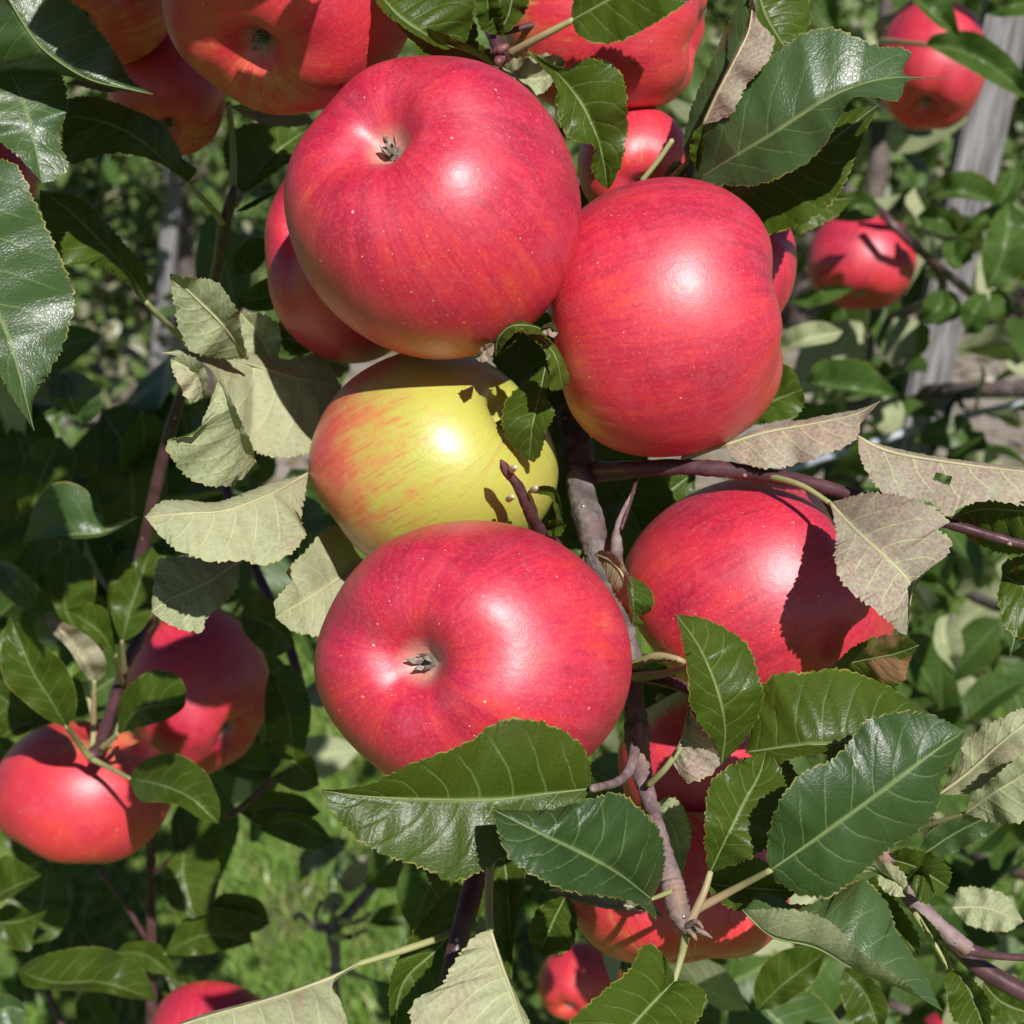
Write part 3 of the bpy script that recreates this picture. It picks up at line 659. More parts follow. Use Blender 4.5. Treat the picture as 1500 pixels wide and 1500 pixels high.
# ---- the fruiting branch in the middle
B = branch('knobbly grey fruiting branch running down between the big red apples', (860, 690, .45))
ptube('wood', [(835, 600, .475), (848, 665, .462), (852, 720, .452), (866, 775, .446), (884, 840, .444), (905, 900, .440), (924, 960, .436), (930, 1030, .430), (933, 1085, .424)],
      [21, 22, 21, 22, 20, 17, 15, 15, 19], M_BARK, B, sides=18, n=90, knob=.09)
ptube('wood', [(933, 1085, .424), (940, 1130, .418), (952, 1175, .410), (966, 1215, .402), (976, 1255, .398), (983, 1290, .395)], [18, 15, 11, 10, 12, 17], M_TWIGL, B, sides=14, n=50, knob=.08)
ptube('spur', [(983, 1290, .395), (992, 1325, .392), (1003, 1352, .392), (1012, 1366, .393)], [17, 18, 14, 9], M_TWIGL, B, sides=14, n=36, knob=.10)
for q in ([(1008, 1358, .391), (1030, 1366, .388), (1043, 1374, .388)], [(1006, 1356, .39), (1020, 1350, .386), (1030, 1360, .384)], [(1003, 1358, .392), (1016, 1370, .389), (1020, 1378, .389)]):
    ptube('bud_scale', q, [5, 4, 1.5], M_TWIGL, B, sides=6)
ptube('twig', [(872, 692, .455), (930, 688, .446), (1000, 684, .440), (1080, 690, .436), (1160, 702, .430), (1240, 722, .425), (1330, 748, .420), (1440, 782, .415), (1560, 815, .41)],
      [15, 14, 12, 12, 11, 10, 9, 8, 7], M_TWIG, B, sides=14, n=80, knob=.08)
ptube('spur', [(815, 802, .437), (787, 772, .424), (771, 740, .415), (760, 714, .411), (743, 691, .408)], [11, 10, 9, 8, 6], M_TWIG, B, sides=10, n=30, knob=.08)
ptube('bud', [(748, 699, .409), (740, 686, .407), (734, 674, .405)], [7, 8, 2], M_BUDR, B, sides=8)
for (x, y, d_) in ((752, 686, .404), (783, 716, .408), (748, 729, .411)):
    ptube('bud_scar', [(x-4, y+3, d_+.003), (x, y, d_), (x+3, y-2, d_-.002)], [4, 5, 2.5], M_BUD, B, sides=9, knob=.15)
ptube('dry_stipule', [(908, 850, .440), (903, 800, .436), (906, 765, .437), (928, 720, .444)], [9, 9, 4, 3], M_TWIGL, B, sides=7, knob=.15)
ptube('dry_stipule', [(910, 775, .437), (920, 745, .44), (933, 700, .447)], [3, 3, 3], M_TWIG, B, sides=6, knob=.1)
ptube('spur', [(930, 975, .432), (960, 962, .425), (990, 965, .42), (1003, 970, .42)], [9, 7, 5, 4], M_STALK, B, sides=8)
ptube('spur', [(930, 992, .430), (965, 988, .422), (1010, 978, .415)], [8, 6, 5], M_STALK, B, sides=8)
ptube('spur', [(945, 990, .435), (985, 1000, .428), (1020, 1015, .425)], [10, 9, 8], M_TWIG, B, sides=8)
ptube('spur', [(935, 1060, .425), (925, 1120, .412), (905, 1145, .40), (868, 1155, .375)], [8, 8, 7, 6], M_TWIGL, B, sides=8)
ptube('spur', [(950, 1150, .408), (975, 1125, .402), (1000, 1090, .40)], [5, 5, 5], M_STALK, B, sides=8)
ptube('spur', [(952, 1195, .404), (958, 1215, .398), (975, 1260, .394)], [4, 4, 3], M_TWIGL, B, sides=7)

# leaves below, in front of the lower apple
leaf(B, [(866, 1155), (800, 1163), (720, 1172), (600, 1170), (520, 1165), (470, 1157)],
     [(862, 1110), (840, 1080), (800, 1060), (750, 1052), (715, 1065), (690, 1085), (650, 1102), (600, 1120), (550, 1145), (510, 1155)],
     [(840, 1190), (790, 1225), (725, 1265), (665, 1290), (620, 1272), (560, 1250), (520, 1225), (488, 1190)], (.378, .371, .365, .363), dL=-.004, dR=-.004, bulge=.10)
leaf(B, [(955, 1318), (905, 1280), (855, 1252), (800, 1225), (760, 1205), (722, 1186)],
     [(972, 1275), (968, 1222), (940, 1187), (905, 1162), (860, 1172), (800, 1186)], [(960, 1345), (930, 1322), (880, 1312), (830, 1305), (782, 1282), (745, 1255), (730, 1220)],
     (.384, .362, .352, .352), dL=.006, dR=-.008, mat=M_LEAFC, stalk=[(985, 1305, .392)], bulge=.14)
leaf(B, [(975, 1345), (930, 1330), (870, 1320), (800, 1305)], [(940, 1310), (880, 1300), (830, 1298)], [(950, 1335), (900, 1333), (850, 1322)], (.41, .405, .40), face='under', mat=M_LEAFP, rib=False)
leaf(B, [(988, 1437), (950, 1476), (905, 1525), (860, 1570)], [(985, 1422), (962, 1388), (940, 1387), (922, 1420), (880, 1455), (832, 1500), (815, 1545)],
     [(1010, 1438), (1032, 1455), (1032, 1475), (1005, 1520), (950, 1570)], (.395, .385, .375), dL=-.006, dR=-.006, stalk=[(998, 1400, .396), (1005, 1365, .394)], sr=6)
leaf(B, [(1040, 1278), (1065, 1225), (1090, 1175), (1112, 1135), (1122, 1100)], [(1034, 1255), (1033, 1200), (1040, 1150), (1065, 1125), (1095, 1112)],
     [(1060, 1272), (1110, 1250), (1145, 1215), (1152, 1160), (1140, 1120)], (.392, .386, .392, .40), dL=-.003, dR=-.003, stalk=[(1030, 1310, .39), (1010, 1352, .39)], sr=6)
leaf(B, [(1128, 1275), (1200, 1225), (1290, 1160), (1370, 1100), (1413, 1070)], [(1124, 1250), (1130, 1205), (1150, 1160), (1180, 1130), (1220, 1112), (1250, 1080), (1270, 1055), (1320, 1042), (1370, 1050)],
     [(1140, 1292), (1175, 1311), (1215, 1312), (1250, 1290), (1300, 1245), (1350, 1215), (1376, 1178), (1376, 1148), (1400, 1108)], (.378, .374, .374, .380), dL=(0, -.004, -.001, .005, 0), dR=.006, mat=M_LEAFC,
     stalk=[(1075, 1303, .388), (1015, 1335, .392)], sr=6, bulge=.12)
leaf(B, [(1056, 1120), (1062, 1070), (1050, 1010), (1022, 945), (990, 900)], [(1050, 1098), (1030, 1068), (1011, 1030), (1008, 985), (1000, 940)],
     [(1085, 1090), (1110, 1050), (1118, 1018), (1110, 988), (1098, 950), (1070, 925), (1030, 906)], (.398, .388, .386, .395), dL=(0, -.004, -.008, -.006, 0), dR=.004)
leaf(B, [(985, 1118), (1000, 1080), (1008, 1035)], [(988, 1105), (1002, 1068)], [(1010, 1146), (1052, 1124), (1045, 1092), (1028, 1066)], (.402, .400, .394), dR=-.006, face='under', mat=M_LEAFP, ref='R', label='mauve underside fold of an upright leaf')
leaf(B, [(1092, 1102), (1170, 1092), (1250, 1085), (1362, 1045)], [(1106, 1040), (1128, 992), (1180, 985), (1232, 980), (1290, 1000), (1340, 1030)], [(1130, 1120), (1180, 1106), (1240, 1104), (1300, 1080)],
     (.405, .396, .395, .41), dL=.010, dR=-.004)
leaf(B, [(1215, 980), (1260, 968), (1310, 958), (1346, 945)], [(1255, 945), (1300, 930), (1330, 935)], [(1250, 985), (1290, 1003), (1322, 1000), (1332, 970)], (.424, .418, .414), dL=-.006, dR=.004, mat=M_LEAFD)
leaf(B, [(1088, 1333), (1130, 1372), (1195, 1388), (1260, 1425), (1325, 1450), (1380, 1480)], [(1120, 1310), (1165, 1325), (1210, 1318), (1250, 1292), (1272, 1292), (1300, 1325), (1315, 1365), (1350, 1420), (1370, 1460)],
     [(1150, 1332), (1190, 1338), (1222, 1355), (1255, 1390), (1285, 1412), (1320, 1432), (1345, 1458)], (.392, .388, .386, .386, .39), dL=.012, dR=-.008, ref='L', mat=M_LEAFS)
# small leaves near the spur
leaf(B, [(800, 532), (790, 580), (780, 625), (775, 674)], [(780, 552), (746, 580), (736, 605), (738, 630), (748, 650), (764, 668)], [(803, 555), (801, 580), (812, 605), (801, 628), (795, 655), (784, 676)], (.432, .424, .419, .424), dL=.003, dR=-.003, bulge=.1)
leaf(B, [(762, 484), (790, 494), (814, 524), (824, 570)], [(785, 483), (811, 503), (829, 535), (833, 558)], [(775, 494), (796, 512), (804, 542), (803, 568), (814, 572)], (.416, .408, .406, .412), dL=.003, dR=-.002, bulge=.15)
leaf(B, [(727, 520), (729, 498), (747, 479), (776, 477), (803, 486)], [(720, 505), (716, 480), (745, 468), (766, 470), (787, 478)], [(733, 514), (743, 498), (760, 485), (785, 489)], (.412, .406, .403, .404, .408), dL=.003, dR=-.002)
leaf(B, [(733, 520), (745, 500), (765, 486)], [(728, 508), (745, 490)], [(742, 512), (758, 497)], (.413, .410, .412), rib=False)
leaf(B, [(790, 484), (804, 480), (818, 487)], [(798, 476), (810, 472)], [(800, 491), (812, 493)], (.408, .405, .404), face='under', mat=M_LEAFP, rib=False)
leaf(B, [(724, 503), (710, 515), (695, 525)], [(715, 503), (702, 512)], [(722, 518), (708, 530)], (.41, .408, .408), face='under', mat=M_LEAFP, rib=False)
leaf(B, [(768, 722), (795, 718), (815, 725), (824, 762)], [(790, 712), (812, 715), (822, 735)], [(790, 724), (808, 730), (816, 760)], (.432, .426, .424, .43), mat=M_LEAFY)
leaf(B, [(798, 775), (815, 772), (830, 768)], [(805, 763), (820, 762)], [(806, 785), (822, 783)], (.428, .424, .424), rib=False)
leaf(B, [(873, 812), (895, 822), (915, 850), (926, 918)], [(880, 806), (903, 815), (925, 850), (928, 885)], [(884, 832), (898, 865), (918, 898)], (.425, .412, .406, .41), face='under', mat=M_LEAFY, dL=-.003, dR=.005)
leaf(B, [(914, 842), (926, 868), (928, 918)], [(918, 855), (922, 885)], [(928, 846), (948, 858), (958, 880), (950, 897), (936, 903), (942, 914)], (.41, .406, .41), dR=.004, rib=False)
# leaves out along the twig to the right
leaf(B, [(1062, 652), (1120, 634), (1200, 619), (1255, 606), (1289, 588)], [(1110, 629), (1190, 612), (1255, 600)], [(1075, 670), (1100, 682), (1136, 686), (1180, 676), (1222, 660), (1252, 646), (1263, 618)],
     (.436, .432, .428, .424), dL=.004, dR=-.005, face='under', mat=M_LEAFP, ref='R', stalk=[(1040, 658, .438), (1000, 672, .44)])
leaf(B, [(1257, 640), (1300, 661), (1380, 676), (1500, 691), (1610, 702)], [(1300, 654), (1380, 670), (1500, 685)], [(1260, 668), (1280, 708), (1310, 730), (1360, 735), (1388, 756), (1412, 741), (1450, 733), (1500, 740), (1580, 738)],
     (.420, .414, .410, .407, .407), dL=.005, dR=-.006, face='under', mat=M_LEAFP, ref='R', hole=(1381, 702, 13, 9))
leaf(B, [(1215, 736), (1252, 776), (1300, 820), (1333, 856), (1332, 890), (1328, 930)], [(1280, 722), (1350, 735), (1388, 762), (1374, 776), (1391, 788), (1388, 812), (1360, 835), (1337, 862)],
     [(1221, 755), (1226, 790), (1223, 815), (1230, 846), (1248, 868), (1290, 900), (1318, 926)], (.416, .402, .393, .390, .393), dL=-.004, dR=-.006, face='under', mat=M_LEAFP, stalk=[(1175, 712, .422), (1128, 698, .432)], sr=5)
leaf(B, [(1395, 757), (1440, 745), (1500, 748), (1600, 760)], [(1430, 735), (1500, 735)], [(1400, 770), (1430, 795), (1480, 812), (1540, 800)], (.42, .41, .405, .40), dR=.01)
leaf(B, [(1468, 842), (1500, 860), (1560, 900)], [(1470, 825), (1510, 815), (1560, 850)], [(1462, 880), (1478, 925), (1530, 940)], (.43, .425, .42))
# pale leaves left of the yellow apple
leaf(B, [(362, 525), (325, 475), (290, 440), (248, 400)], [(352, 480), (347, 455), (335, 435), (315, 412), (275, 406)], [(345, 526), (302, 522), (276, 510), (262, 480), (254, 440)], (.45, .435, .43, .425), face='under', mat=M_LEAF, dL=-.006, dR=.002)
leaf(B, [(405, 540), (385, 500), (352, 458)], [(411, 500), (408, 478), (385, 460)], [(380, 540), (360, 510), (350, 480)], (.482, .480, .476), face='under')
leaf(B, [(500, 566), (430, 552), (356, 531), (300, 516), (238, 517)], [(470, 520), (420, 526), (356, 516), (300, 508)], [(482, 640), (432, 668), (372, 660), (342, 612), (322, 562), (294, 530)],
     (.478, .470, .464, .448, .436), dL=.012, dR=-.004, face='under', mat=M_LEAFY, ref='R')
leaf(B, [(298, 582), (288, 550), (250, 525)], [(304, 550), (286, 525), (268, 520)], [(278, 590), (262, 562), (252, 540)], (.424, .418, .418), face='under', mat=M_LEAFY, rib=False)
leaf(B, [(374, 678), (352, 640), (336, 600), (320, 556)], [(298, 612), (283, 637), (246, 645)][::-1] and [(353, 702), (322, 713), (280, 702), (250, 668), (246, 645), (283, 637), (300, 610)], [(370, 655), (352, 615), (334, 575)],
     (.44, .428, .42, .422), dL=-.004, dR=-.004, face='under', mat=M_LEAF, ref='L', label='veined pale underside of a folded leaf')
leaf(B, [(452, 693), (400, 722), (330, 748), (270, 752), (212, 757)], [(390, 710), (320, 735), (275, 733), (236, 735)], [(441, 760), (447, 785), (420, 815), (380, 828), (355, 820), (315, 823), (275, 812), (245, 795)],
     (.445, .425, .415, .41, .41), dL=.010, dR=-.008, face='under', mat=M_LEAFY, ref='R')
leaf(B, [(352, 822), (300, 855), (245, 880), (222, 897)], [(290, 818), (238, 818), (226, 850)], [(345, 865), (303, 905), (296, 925), (265, 922), (240, 910)], (.46, .45, .445, .44), face='under', dL=.006, dR=-.006)
leaf(B, [(530, 820), (475, 862), (404, 905)], [(490, 770), (440, 815), (420, 838), (428, 852), (404, 876)], [(520, 880), (478, 927), (450, 930), (425, 922)], (.475, .455, .44), face='under', mat=M_LEAFY)
leaf(B, [(1058, 648), (1110, 600), (1175, 570)], [(1090, 560), (1125, 530), (1160, 540)], [(1100, 625), (1160, 612), (1178, 590)], (.50, .50, .495))

# ---- branch along the top
T = branch('leafy twig tip hanging in at the top behind the big apples', (730, 70, .47))
ptube('wood', [(640, -60, .50), (700, 0, .48), (722, 50, .47), (735, 75, .465), (742, 95, .468)], [9, 9, 10, 13, 9], M_TWIG, T, sides=10, n=30, knob=.08)
ptube('twig', [(738, 48, .475), (800, 30, .48), (850, 5, .485), (900, -30, .49)], [4, 6, 6, 6], M_TWIG, T, sides=8)
for q in ([(722, 78, .455), (735, 72, .452), (744, 66, .452)], [(738, 85, .455), (730, 90, .452), (733, 98, .452)]): ptube('bud', q, [6, 7, 3], M_BUDR, T, sides=8, knob=.1)
leaf(T, [(540, -30), (580, 20), (625, 52), (662, 70)], [(620, -40), (690, -20), (692, 30), (680, 62)], [(556, 10), (585, 35), (620, 58), (650, 72)], (.42, .412, .412, .42), dL=.008, ref='L')
leaf(T, [(730, 100), (690, 78), (640, 60), (575, 25)], [(715, 82), (690, 68), (650, 50)], [(700, 97), (660, 92), (625, 78), (590, 45)], (.43, .42, .416, .415), dR=.006)
leaf(T, [(838, 30), (900, -5), (960, -40), (1040, -90)], [(838, 10), (860, -40), (940, -100)], [(845, 48), (872, 63), (910, 60), (942, 44), (1000, 8), (1040, -40)], (.44, .435, .43, .43), stalk=[(790, 55, .445), (748, 78, .452)], sr=6, dL=.0, dR=-.008)
leaf(T, [(768, 72), (815, 107), (850, 150), (870, 190), (884, 238), (890, 277)], [(812, 120), (815, 150), (822, 185), (840, 205), (870, 214), (866, 245), (878, 268)],
     [(835, 102), (862, 86), (895, 96), (912, 112), (918, 150), (918, 195), (910, 240), (897, 270)], (.45, .442, .436, .434, .436, .44), dL=-.005, dR=-.004, bulge=.2, wave=.9)
leaf(T, [(735, 98), (770, 115), (805, 112), (830, 90)], [(760, 84), (800, 80), (818, 82)], [(755, 125), (775, 140), (800, 132)], (.462, .46, .458, .455), face='under', mat=M_LEAFY, rib=False)
leaf(T, [(820, 112), (850, 103), (900, 102)], [(845, 92), (880, 86), (898, 95)], [(850, 110), (880, 112)], (.45, .448, .446), face='under', mat=M_LEAFY, rib=False)
leaf(T, [(722, 50), (716, 20), (712, -25)], [(703, 40), (697, 10), (700, -20)], [(735, 30), (730, 0)], (.465, .46, .458), mat=M_LEAFY, rib=False)
leaf(T, [(728, 52), (745, 20), (755, -30)], [(735, 30), (735, 0)], [(745, 45), (768, 20), (775, -10)], (.47, .47, .47))
leaf(T, [(735, 52), (727, 40), (722, 25)], [(718, 48), (716, 35)], [(738, 42), (736, 28)], (.455, .45, .45), mat=M_LEAFY, rib=False)
leaf(T, [(690, 25), (668, 45), (660, 78)], [(672, 30), (655, 55)], [(700, 45), (690, 70), (672, 85)], (.47, .47, .475))
leaf(T, [(770, 10), (810, 15), (850, -10)], [(790, -5), (830, -25)], [(795, 18), (830, 15)], (.52, .52, .52))
ptube('wood', [(640, -60, .50), (600, -160, .44), (560, -260, .38), (520, -380, .34)], [9, 9, 8, 7], M_TWIG, T, sides=9, n=24, knob=.06)  # unseen length of twig, added to carry the shading leaf
leaf(T, [(540, -340), (480, -335), (390, -340), (290, -350)], [(500, -395), (410, -410), (330, -395)], [(500, -290), (420, -278), (340, -295)], (.345, .335, .333, .335))  # unseen leaf, added to cast shade on the apple at the top edge
# ---- the leaf fan at top right
R_ = branch('twig carrying the fan of dark green leaves at top right', (1005, 270, .46))
ptube('wood', [(960, 330, .485), (985, 290, .475), (1005, 255, .465), (1012, 232, .462)], [11, 11, 10, 7], M_BARK, R_, sides=10, n=24, knob=.06)
ptube('spur', [(940, 265, .47), (962, 238, .468), (985, 205, .466)], [4, 4, 4], M_STALK, R_, sides=8)
leaf(R_, [(1022, 264), (1072, 232), (1132, 196), (1200, 152), (1245, 130), (1305, 114), (1392, 116)], [(1024, 235), (1035, 195), (1070, 140), (1115, 95), (1160, 60), (1178, 48), (1215, 41), (1250, 52), (1285, 68), (1318, 70), (1336, 79), (1318, 100), (1322, 112)],
     [(1060, 270), (1110, 271), (1160, 251), (1200, 222), (1228, 178), (1248, 144), (1282, 143), (1316, 147), (1332, 118)], (.445, .432, .424, .420, .420, .424, .43), dL=.004, dR=-.012, ref='both', bulge=.06, mat=M_LEAFS)
leaf(R_, [(1030, 300), (1110, 265), (1190, 225), (1286, 154)], [(1080, 255), (1150, 215), (1240, 165)], [(1060, 320), (1100, 334), (1126, 343), (1182, 325), (1216, 300), (1240, 262), (1258, 215)], (.475, .462, .456, .455), dL=.005, dR=-.008)
leaf(R_, [(1005, 240), (1030, 180), (1060, 118), (1085, 62), (1102, 20), (1108, -40)], [(1002, 205), (1012, 160), (1035, 105), (1062, 45), (1085, -5)],
     [(1022, 222), (1050, 170), (1078, 115), (1098, 65), (1110, 20)], (.455, .450, .446, .444, .444, .446), dL=.006, dR=.0, stalk=[(985, 262, .47)], mat=M_LEAFS)
leaf(R_, [(1030, 183), (1052, 135), (1078, 85), (1098, 40), (1104, -20)], [(1046, 140), (1072, 86), (1092, 40)], [(1064, 172), (1078, 158), (1092, 127), (1122, 92), (1134, 62), (1126, 46), (1112, 32), (1104, 0)],
     (.436, .430, .427, .428, .432), dL=.004, dR=-.004, ref='R', face='under', mat=M_LEAFP, label='mauve turned underside of a narrow folded leaf')
leaf(R_, [(1106, -30), (1120, 20), (1140, 55), (1157, 80)], [(1098, 0), (1108, 32), (1130, 58)], [(1170, -20), (1188, 20), (1180, 45), (1166, 66)], (.448, .446, .444, .442), dR=.004)
leaf(R_, [(1022, 252), (1026, 215), (1032, 180)], [(1012, 230), (1014, 200), (1026, 185)], [(1028, 235), (1032, 205)], (.444, .438, .436), mat=M_LEAFY, rib=False)
leaf(R_, [(1008, 265), (985, 250), (965, 270)], [(1000, 240), (985, 238)], [(1000, 268), (980, 270)], (.475, .478, .48), face='under', mat=M_LEAFP, rib=False)

# ---- dark shoot at upper left
S = branch('dark maroon shoot rising at the left with shaded leaves', (225, 740, .60))
ptube('wood', [(190, 880, .64), (212, 790, .63), (240, 665, .61), (268, 570, .60), (300, 465, .58), (318, 395, .56), (328, 335, .54), (337, 298, .53)], [9, 9, 9, 8, 8, 8, 10, 8], M_TWIG, S, sides=10, n=60, knob=.04)
ptube('bud', [(335, 305, .53), (341, 285, .528), (343, 272, .527)], [9, 7, 2], M_TWIG, S, sides=8)
ptube('twig', [(341, 285, .53), (342, 235, .53), (338, 180, .53), (335, 150, .53)], [5, 5, 5, 4], M_STALK, S, sides=8)
leaf(S, [(274, 267), (245, 238), (190, 195), (140, 175), (92, 170)], [(288, 250), (268, 232), (258, 210), (238, 182), (200, 163), (145, 143), (100, 145)], [(262, 258), (225, 235), (175, 224), (138, 230), (100, 240), (92, 205)], (.52, .505, .495, .49, .49), dL=.008, dR=-.006, stalk=[(305, 300, .525), (326, 326, .535)], sr=5)
leaf(S, [(214, 443), (190, 402), (140, 345), (98, 306), (58, 278)], [(218, 420), (206, 385), (176, 350), (146, 315), (110, 288)], [(204, 437), (180, 410), (135, 387), (96, 388), (76, 350), (60, 310)], (.54, .52, .51, .505, .50), dR=-.008, dL=.004, stalk=[(240, 470, .55), (275, 500, .56)], sr=5)
leaf(S, [(356, 284), (385, 245), (415, 215), (450, 190)], [(338, 262), (327, 222), (338, 192), (390, 178)], [(380, 268), (420, 240), (445, 215)], (.545, .55, .555, .56), stalk=[(345, 300, .54)])
leaf(S, [(345, 310), (370, 295), (410, 280)], [(360, 300), (390, 285)], [(360, 308), (390, 292)], (.535, .54, .55), rib=False)
leaf(S, [(335, 155), (390, 165), (460, 178)], [(390, 150), (440, 160)], [(380, 180), (430, 186)], (.50, .505, .51), face='under', mat=M_LEAFP)
leaf(S, [(345, 440), (370, 440), (430, 425)], [(365, 422), (400, 405)], [(365, 455), (405, 452)], (.56, .56, .56))
leaf(S, [(400, 480), (430, 500), (470, 500)], [(420, 465), (450, 470)], [(420, 515), (450, 518)], (.53, .53, .53), mat=M_LEAF)
leaf(S, [(345, 400), (365, 370), (400, 350)], [(340, 380), (365, 350)], [(370, 400), (395, 370)], (.57, .57, .57))
leaf(S, [(420, 540), (470, 530), (510, 540)], [(450, 520), (480, 520)], [(450, 550), (490, 555)], (.50, .50, .50), face='under', mat=M_LEAFP)

# ---- leaves coming in from the left edge
E = branch('leafy branch coming in from the left edge with large glossy leaves', (-60, 180, .47))
ptube('wood', [(-120, 420, .52), (-80, 250, .49), (-50, 120, .47), (-10, -20, .45), (20, -80, .44)], [14, 13, 12, 11, 9], M_BARK, E, sides=10, n=30, knob=.06)
leaf(E, [(5, -15), (50, 58), (90, 93), (135, 118), (190, 131), (224, 138)], [(60, -30), (112, 8), (147, 47), (172, 82), (188, 112), (205, 127)], [(-30, 60), (-12, 100), (53, 104), (108, 112), (165, 130)], (.424, .427, .430, .433, .436), dL=.004, dR=.014, mat=M_LEAFS, ref='L', bulge=.05)
leaf(E, [(10, 92), (40, 165), (62, 268)], [(70, 95), (92, 115), (99, 155), (88, 190), (90, 218), (99, 243), (84, 262)], [(-40, 140), (-20, 190), (10, 215), (33, 235)], (.452, .447, .444), mat=M_LEAFS, dL=.003, dR=-.003, bulge=.05)
leaf(E, [(95, 122), (130, 122), (172, 135)], [(130, 112), (155, 120)], [(125, 128), (150, 134)], (.45, .448, .446), face='under', mat=M_LEAFP, rib=False)
leaf(E, [(-45, 225), (-25, 400), (14, 500), (50, 631)], [(20, 240), (48, 290), (72, 340), (97, 398), (108, 432), (104, 467), (90, 512), (70, 548), (50, 582), (47, 605)], [(-120, 320), (-90, 450), (-10, 535), (22, 588)], (.428, .414, .404, .40), dL=.006, dR=-.005, mat=M_LEAFS, bulge=.05)

# ---- shaded shoot with the two apples at lower left
Q = branch('shaded spur at lower left between the dark apple and the rosy apple', (132, 1110, .625))
ptube('wood', [(240, 870, .705), (190, 960, .665), (172, 1010, .645), (150, 1080, .625), (133, 1110, .615)], [9, 9, 9, 9, 10], M_TWIG, Q, sides=9, n=30, knob=.08)
ptube('spur', [(133, 1110, .615), (137, 1060, .625), (125, 1000, .625)], [5, 4, 4], M_STALK, Q, sides=7)
ptube('spur', [(133, 1112, .615), (165, 1085, .625), (175, 1060, .635)], [5, 4, 4], M_STALK, Q, sides=7)
leaf(Q, [(98, 1066), (72, 1022), (46, 980), (14, 900)], [(112, 1040), (110, 1008), (94, 973), (68, 948), (36, 928)], [(70, 1054), (38, 1030), (5, 995), (2, 945)], (.585, .575, .570, .575), stalk=[(115, 1088, .605), (132, 1110, .615)], sr=5, dL=-.006, dR=-.006)
leaf(Q, [(140, 1000), (120, 965), (95, 930), (62, 898)], [(155, 985), (150, 955), (120, 925)], [(125, 990), (100, 950), (75, 925)], (.605, .595, .590, .595), face='under', mat=M_LEAFD, wave=1.5, stalk=[(137, 1060, .615)])
leaf(Q, [(178, 942), (190, 895), (205, 850), (222, 800)], [(165, 905), (165, 870), (185, 835)], [(205, 925), (232, 885), (240, 850), (235, 820)], (.625, .625, .625, .625), stalk=[(182, 985, .645)], sr=4)
leaf(Q, [(170, 962), (145, 925), (98, 893)], [(165, 930), (155, 893), (130, 884)], [(140, 940), (112, 912)], (.605, .600, .595), stalk=[(178, 1000, .640)])
leaf(Q, [(172, 1076), (205, 1040), (272, 1030)], [(178, 1020), (215, 985), (250, 984), (270, 1003)], [(195, 1068), (240, 1056), (266, 1040)], (.605, .585, .585), stalk=[(150, 1095, .615)])
leaf(Q, [(188, 1140), (235, 1150), (280, 1170), (320, 1207)], [(215, 1112), (258, 1104), (300, 1130), (322, 1178)], [(205, 1172), (235, 1175), (262, 1180), (295, 1200)], (.595, .575, .565, .565), stalk=[(155, 1122, .610), (135, 1112, .615)], sr=4, dR=-.008)
leaf(Q, [(0, 1080), (40, 1060), (66, 1050)], [(0, 1045), (35, 1035)], [(20, 1080), (50, 1068)], (.625, .625, .625))
leaf(Q, [(-30, 1000), (15, 1030), (55, 1058)], [(-10, 990), (30, 1020)], [(-10, 1060), (30, 1072)], (.645, .635, .625))
# ---- dark shoot below it with hanging leaves
D = branch('thin dark upright shoot at the bottom left with hanging shaded leaves', (222, 1500, .78))
ptube('wood', [(224, 1640, .80), (222, 1500, .79), (222, 1400, .78), (221, 1300, .77), (223, 1200, .76), (240, 1120, .77)], [9, 9, 8, 7, 7, 5], M_TWIG, D, sides=9, n=40, knob=.04)
ptube('twig', [(216, 1378, .78), (180, 1320, .775), (140, 1268, .77)], [4, 3.5, 3], M_TWIG, D, sides=7)
ptube('twig', [(68, 1450, .80), (90, 1500, .80), (120, 1560, .80)], [5, 5, 5], M_TWIG, D, sides=7)
ptube('twig', [(224, 1282, .765), (245, 1262, .755), (270, 1240, .75)], [4, 3, 3], M_TWIG, D, sides=7)
leaf(D, [(272, 1238), (268, 1280), (285, 1345)], [(300, 1230), (322, 1270), (310, 1330)], [(248, 1262), (240, 1300), (258, 1340)], (.745, .735, .73))
leaf(D, [(240, 1398), (300, 1370), (370, 1380)], [(270, 1345), (320, 1330), (360, 1345)], [(280, 1400), (330, 1392)], (.75, .74, .735), stalk=[(224, 1425, .78)], sr=3)
leaf(D, [(395, 1352), (350, 1335), (305, 1328)], [(380, 1318), (330, 1308)], [(375, 1365), (335, 1362)], (.74, .74, .74))
leaf(D, [(24, 1422), (80, 1440), (150, 1440), (230, 1466)], [(50, 1405), (90, 1392), (150, 1388), (205, 1415)], [(40, 1445), (80, 1450), (140, 1452), (190, 1462)], (.70, .69, .685, .69), dL=.012, dR=-.008, mat=M_LEAFP, wave=1.2, ref='L')
leaf(D, [(-20, 1350), (25, 1350), (70, 1332)], [(10, 1325), (45, 1338)], [(10, 1385), (45, 1392), (50, 1365)], (.72, .715, .71), mat=M_LEAFY)
leaf(D, [(-20, 1320), (20, 1300), (62, 1282)], [(0, 1255), (30, 1262)], [(0, 1322), (35, 1302)], (.68, .67, .665))
leaf(D, [(30, 1385), (60, 1330), (70, 1262)], [(5, 1350), (20, 1290)], [(85, 1370), (102, 1310)], (.80, .80, .80))
leaf(D, [(170, 1395), (215, 1400), (265, 1440)], [(190, 1380), (235, 1385)], [(180, 1415), (230, 1425)], (.76, .755, .75))
leaf(D, [(-20, 1490), (15, 1475), (40, 1482)], [(0, 1458), (25, 1462)], [(0, 1515), (30, 1505)], (.66, .66, .66), mat=M_LEAFS)
leaf(D, [(120, 1455), (140, 1490), (160, 1540)], [(110, 1475), (125, 1510)], [(150, 1460), (172, 1500)], (.84, .84, .84))
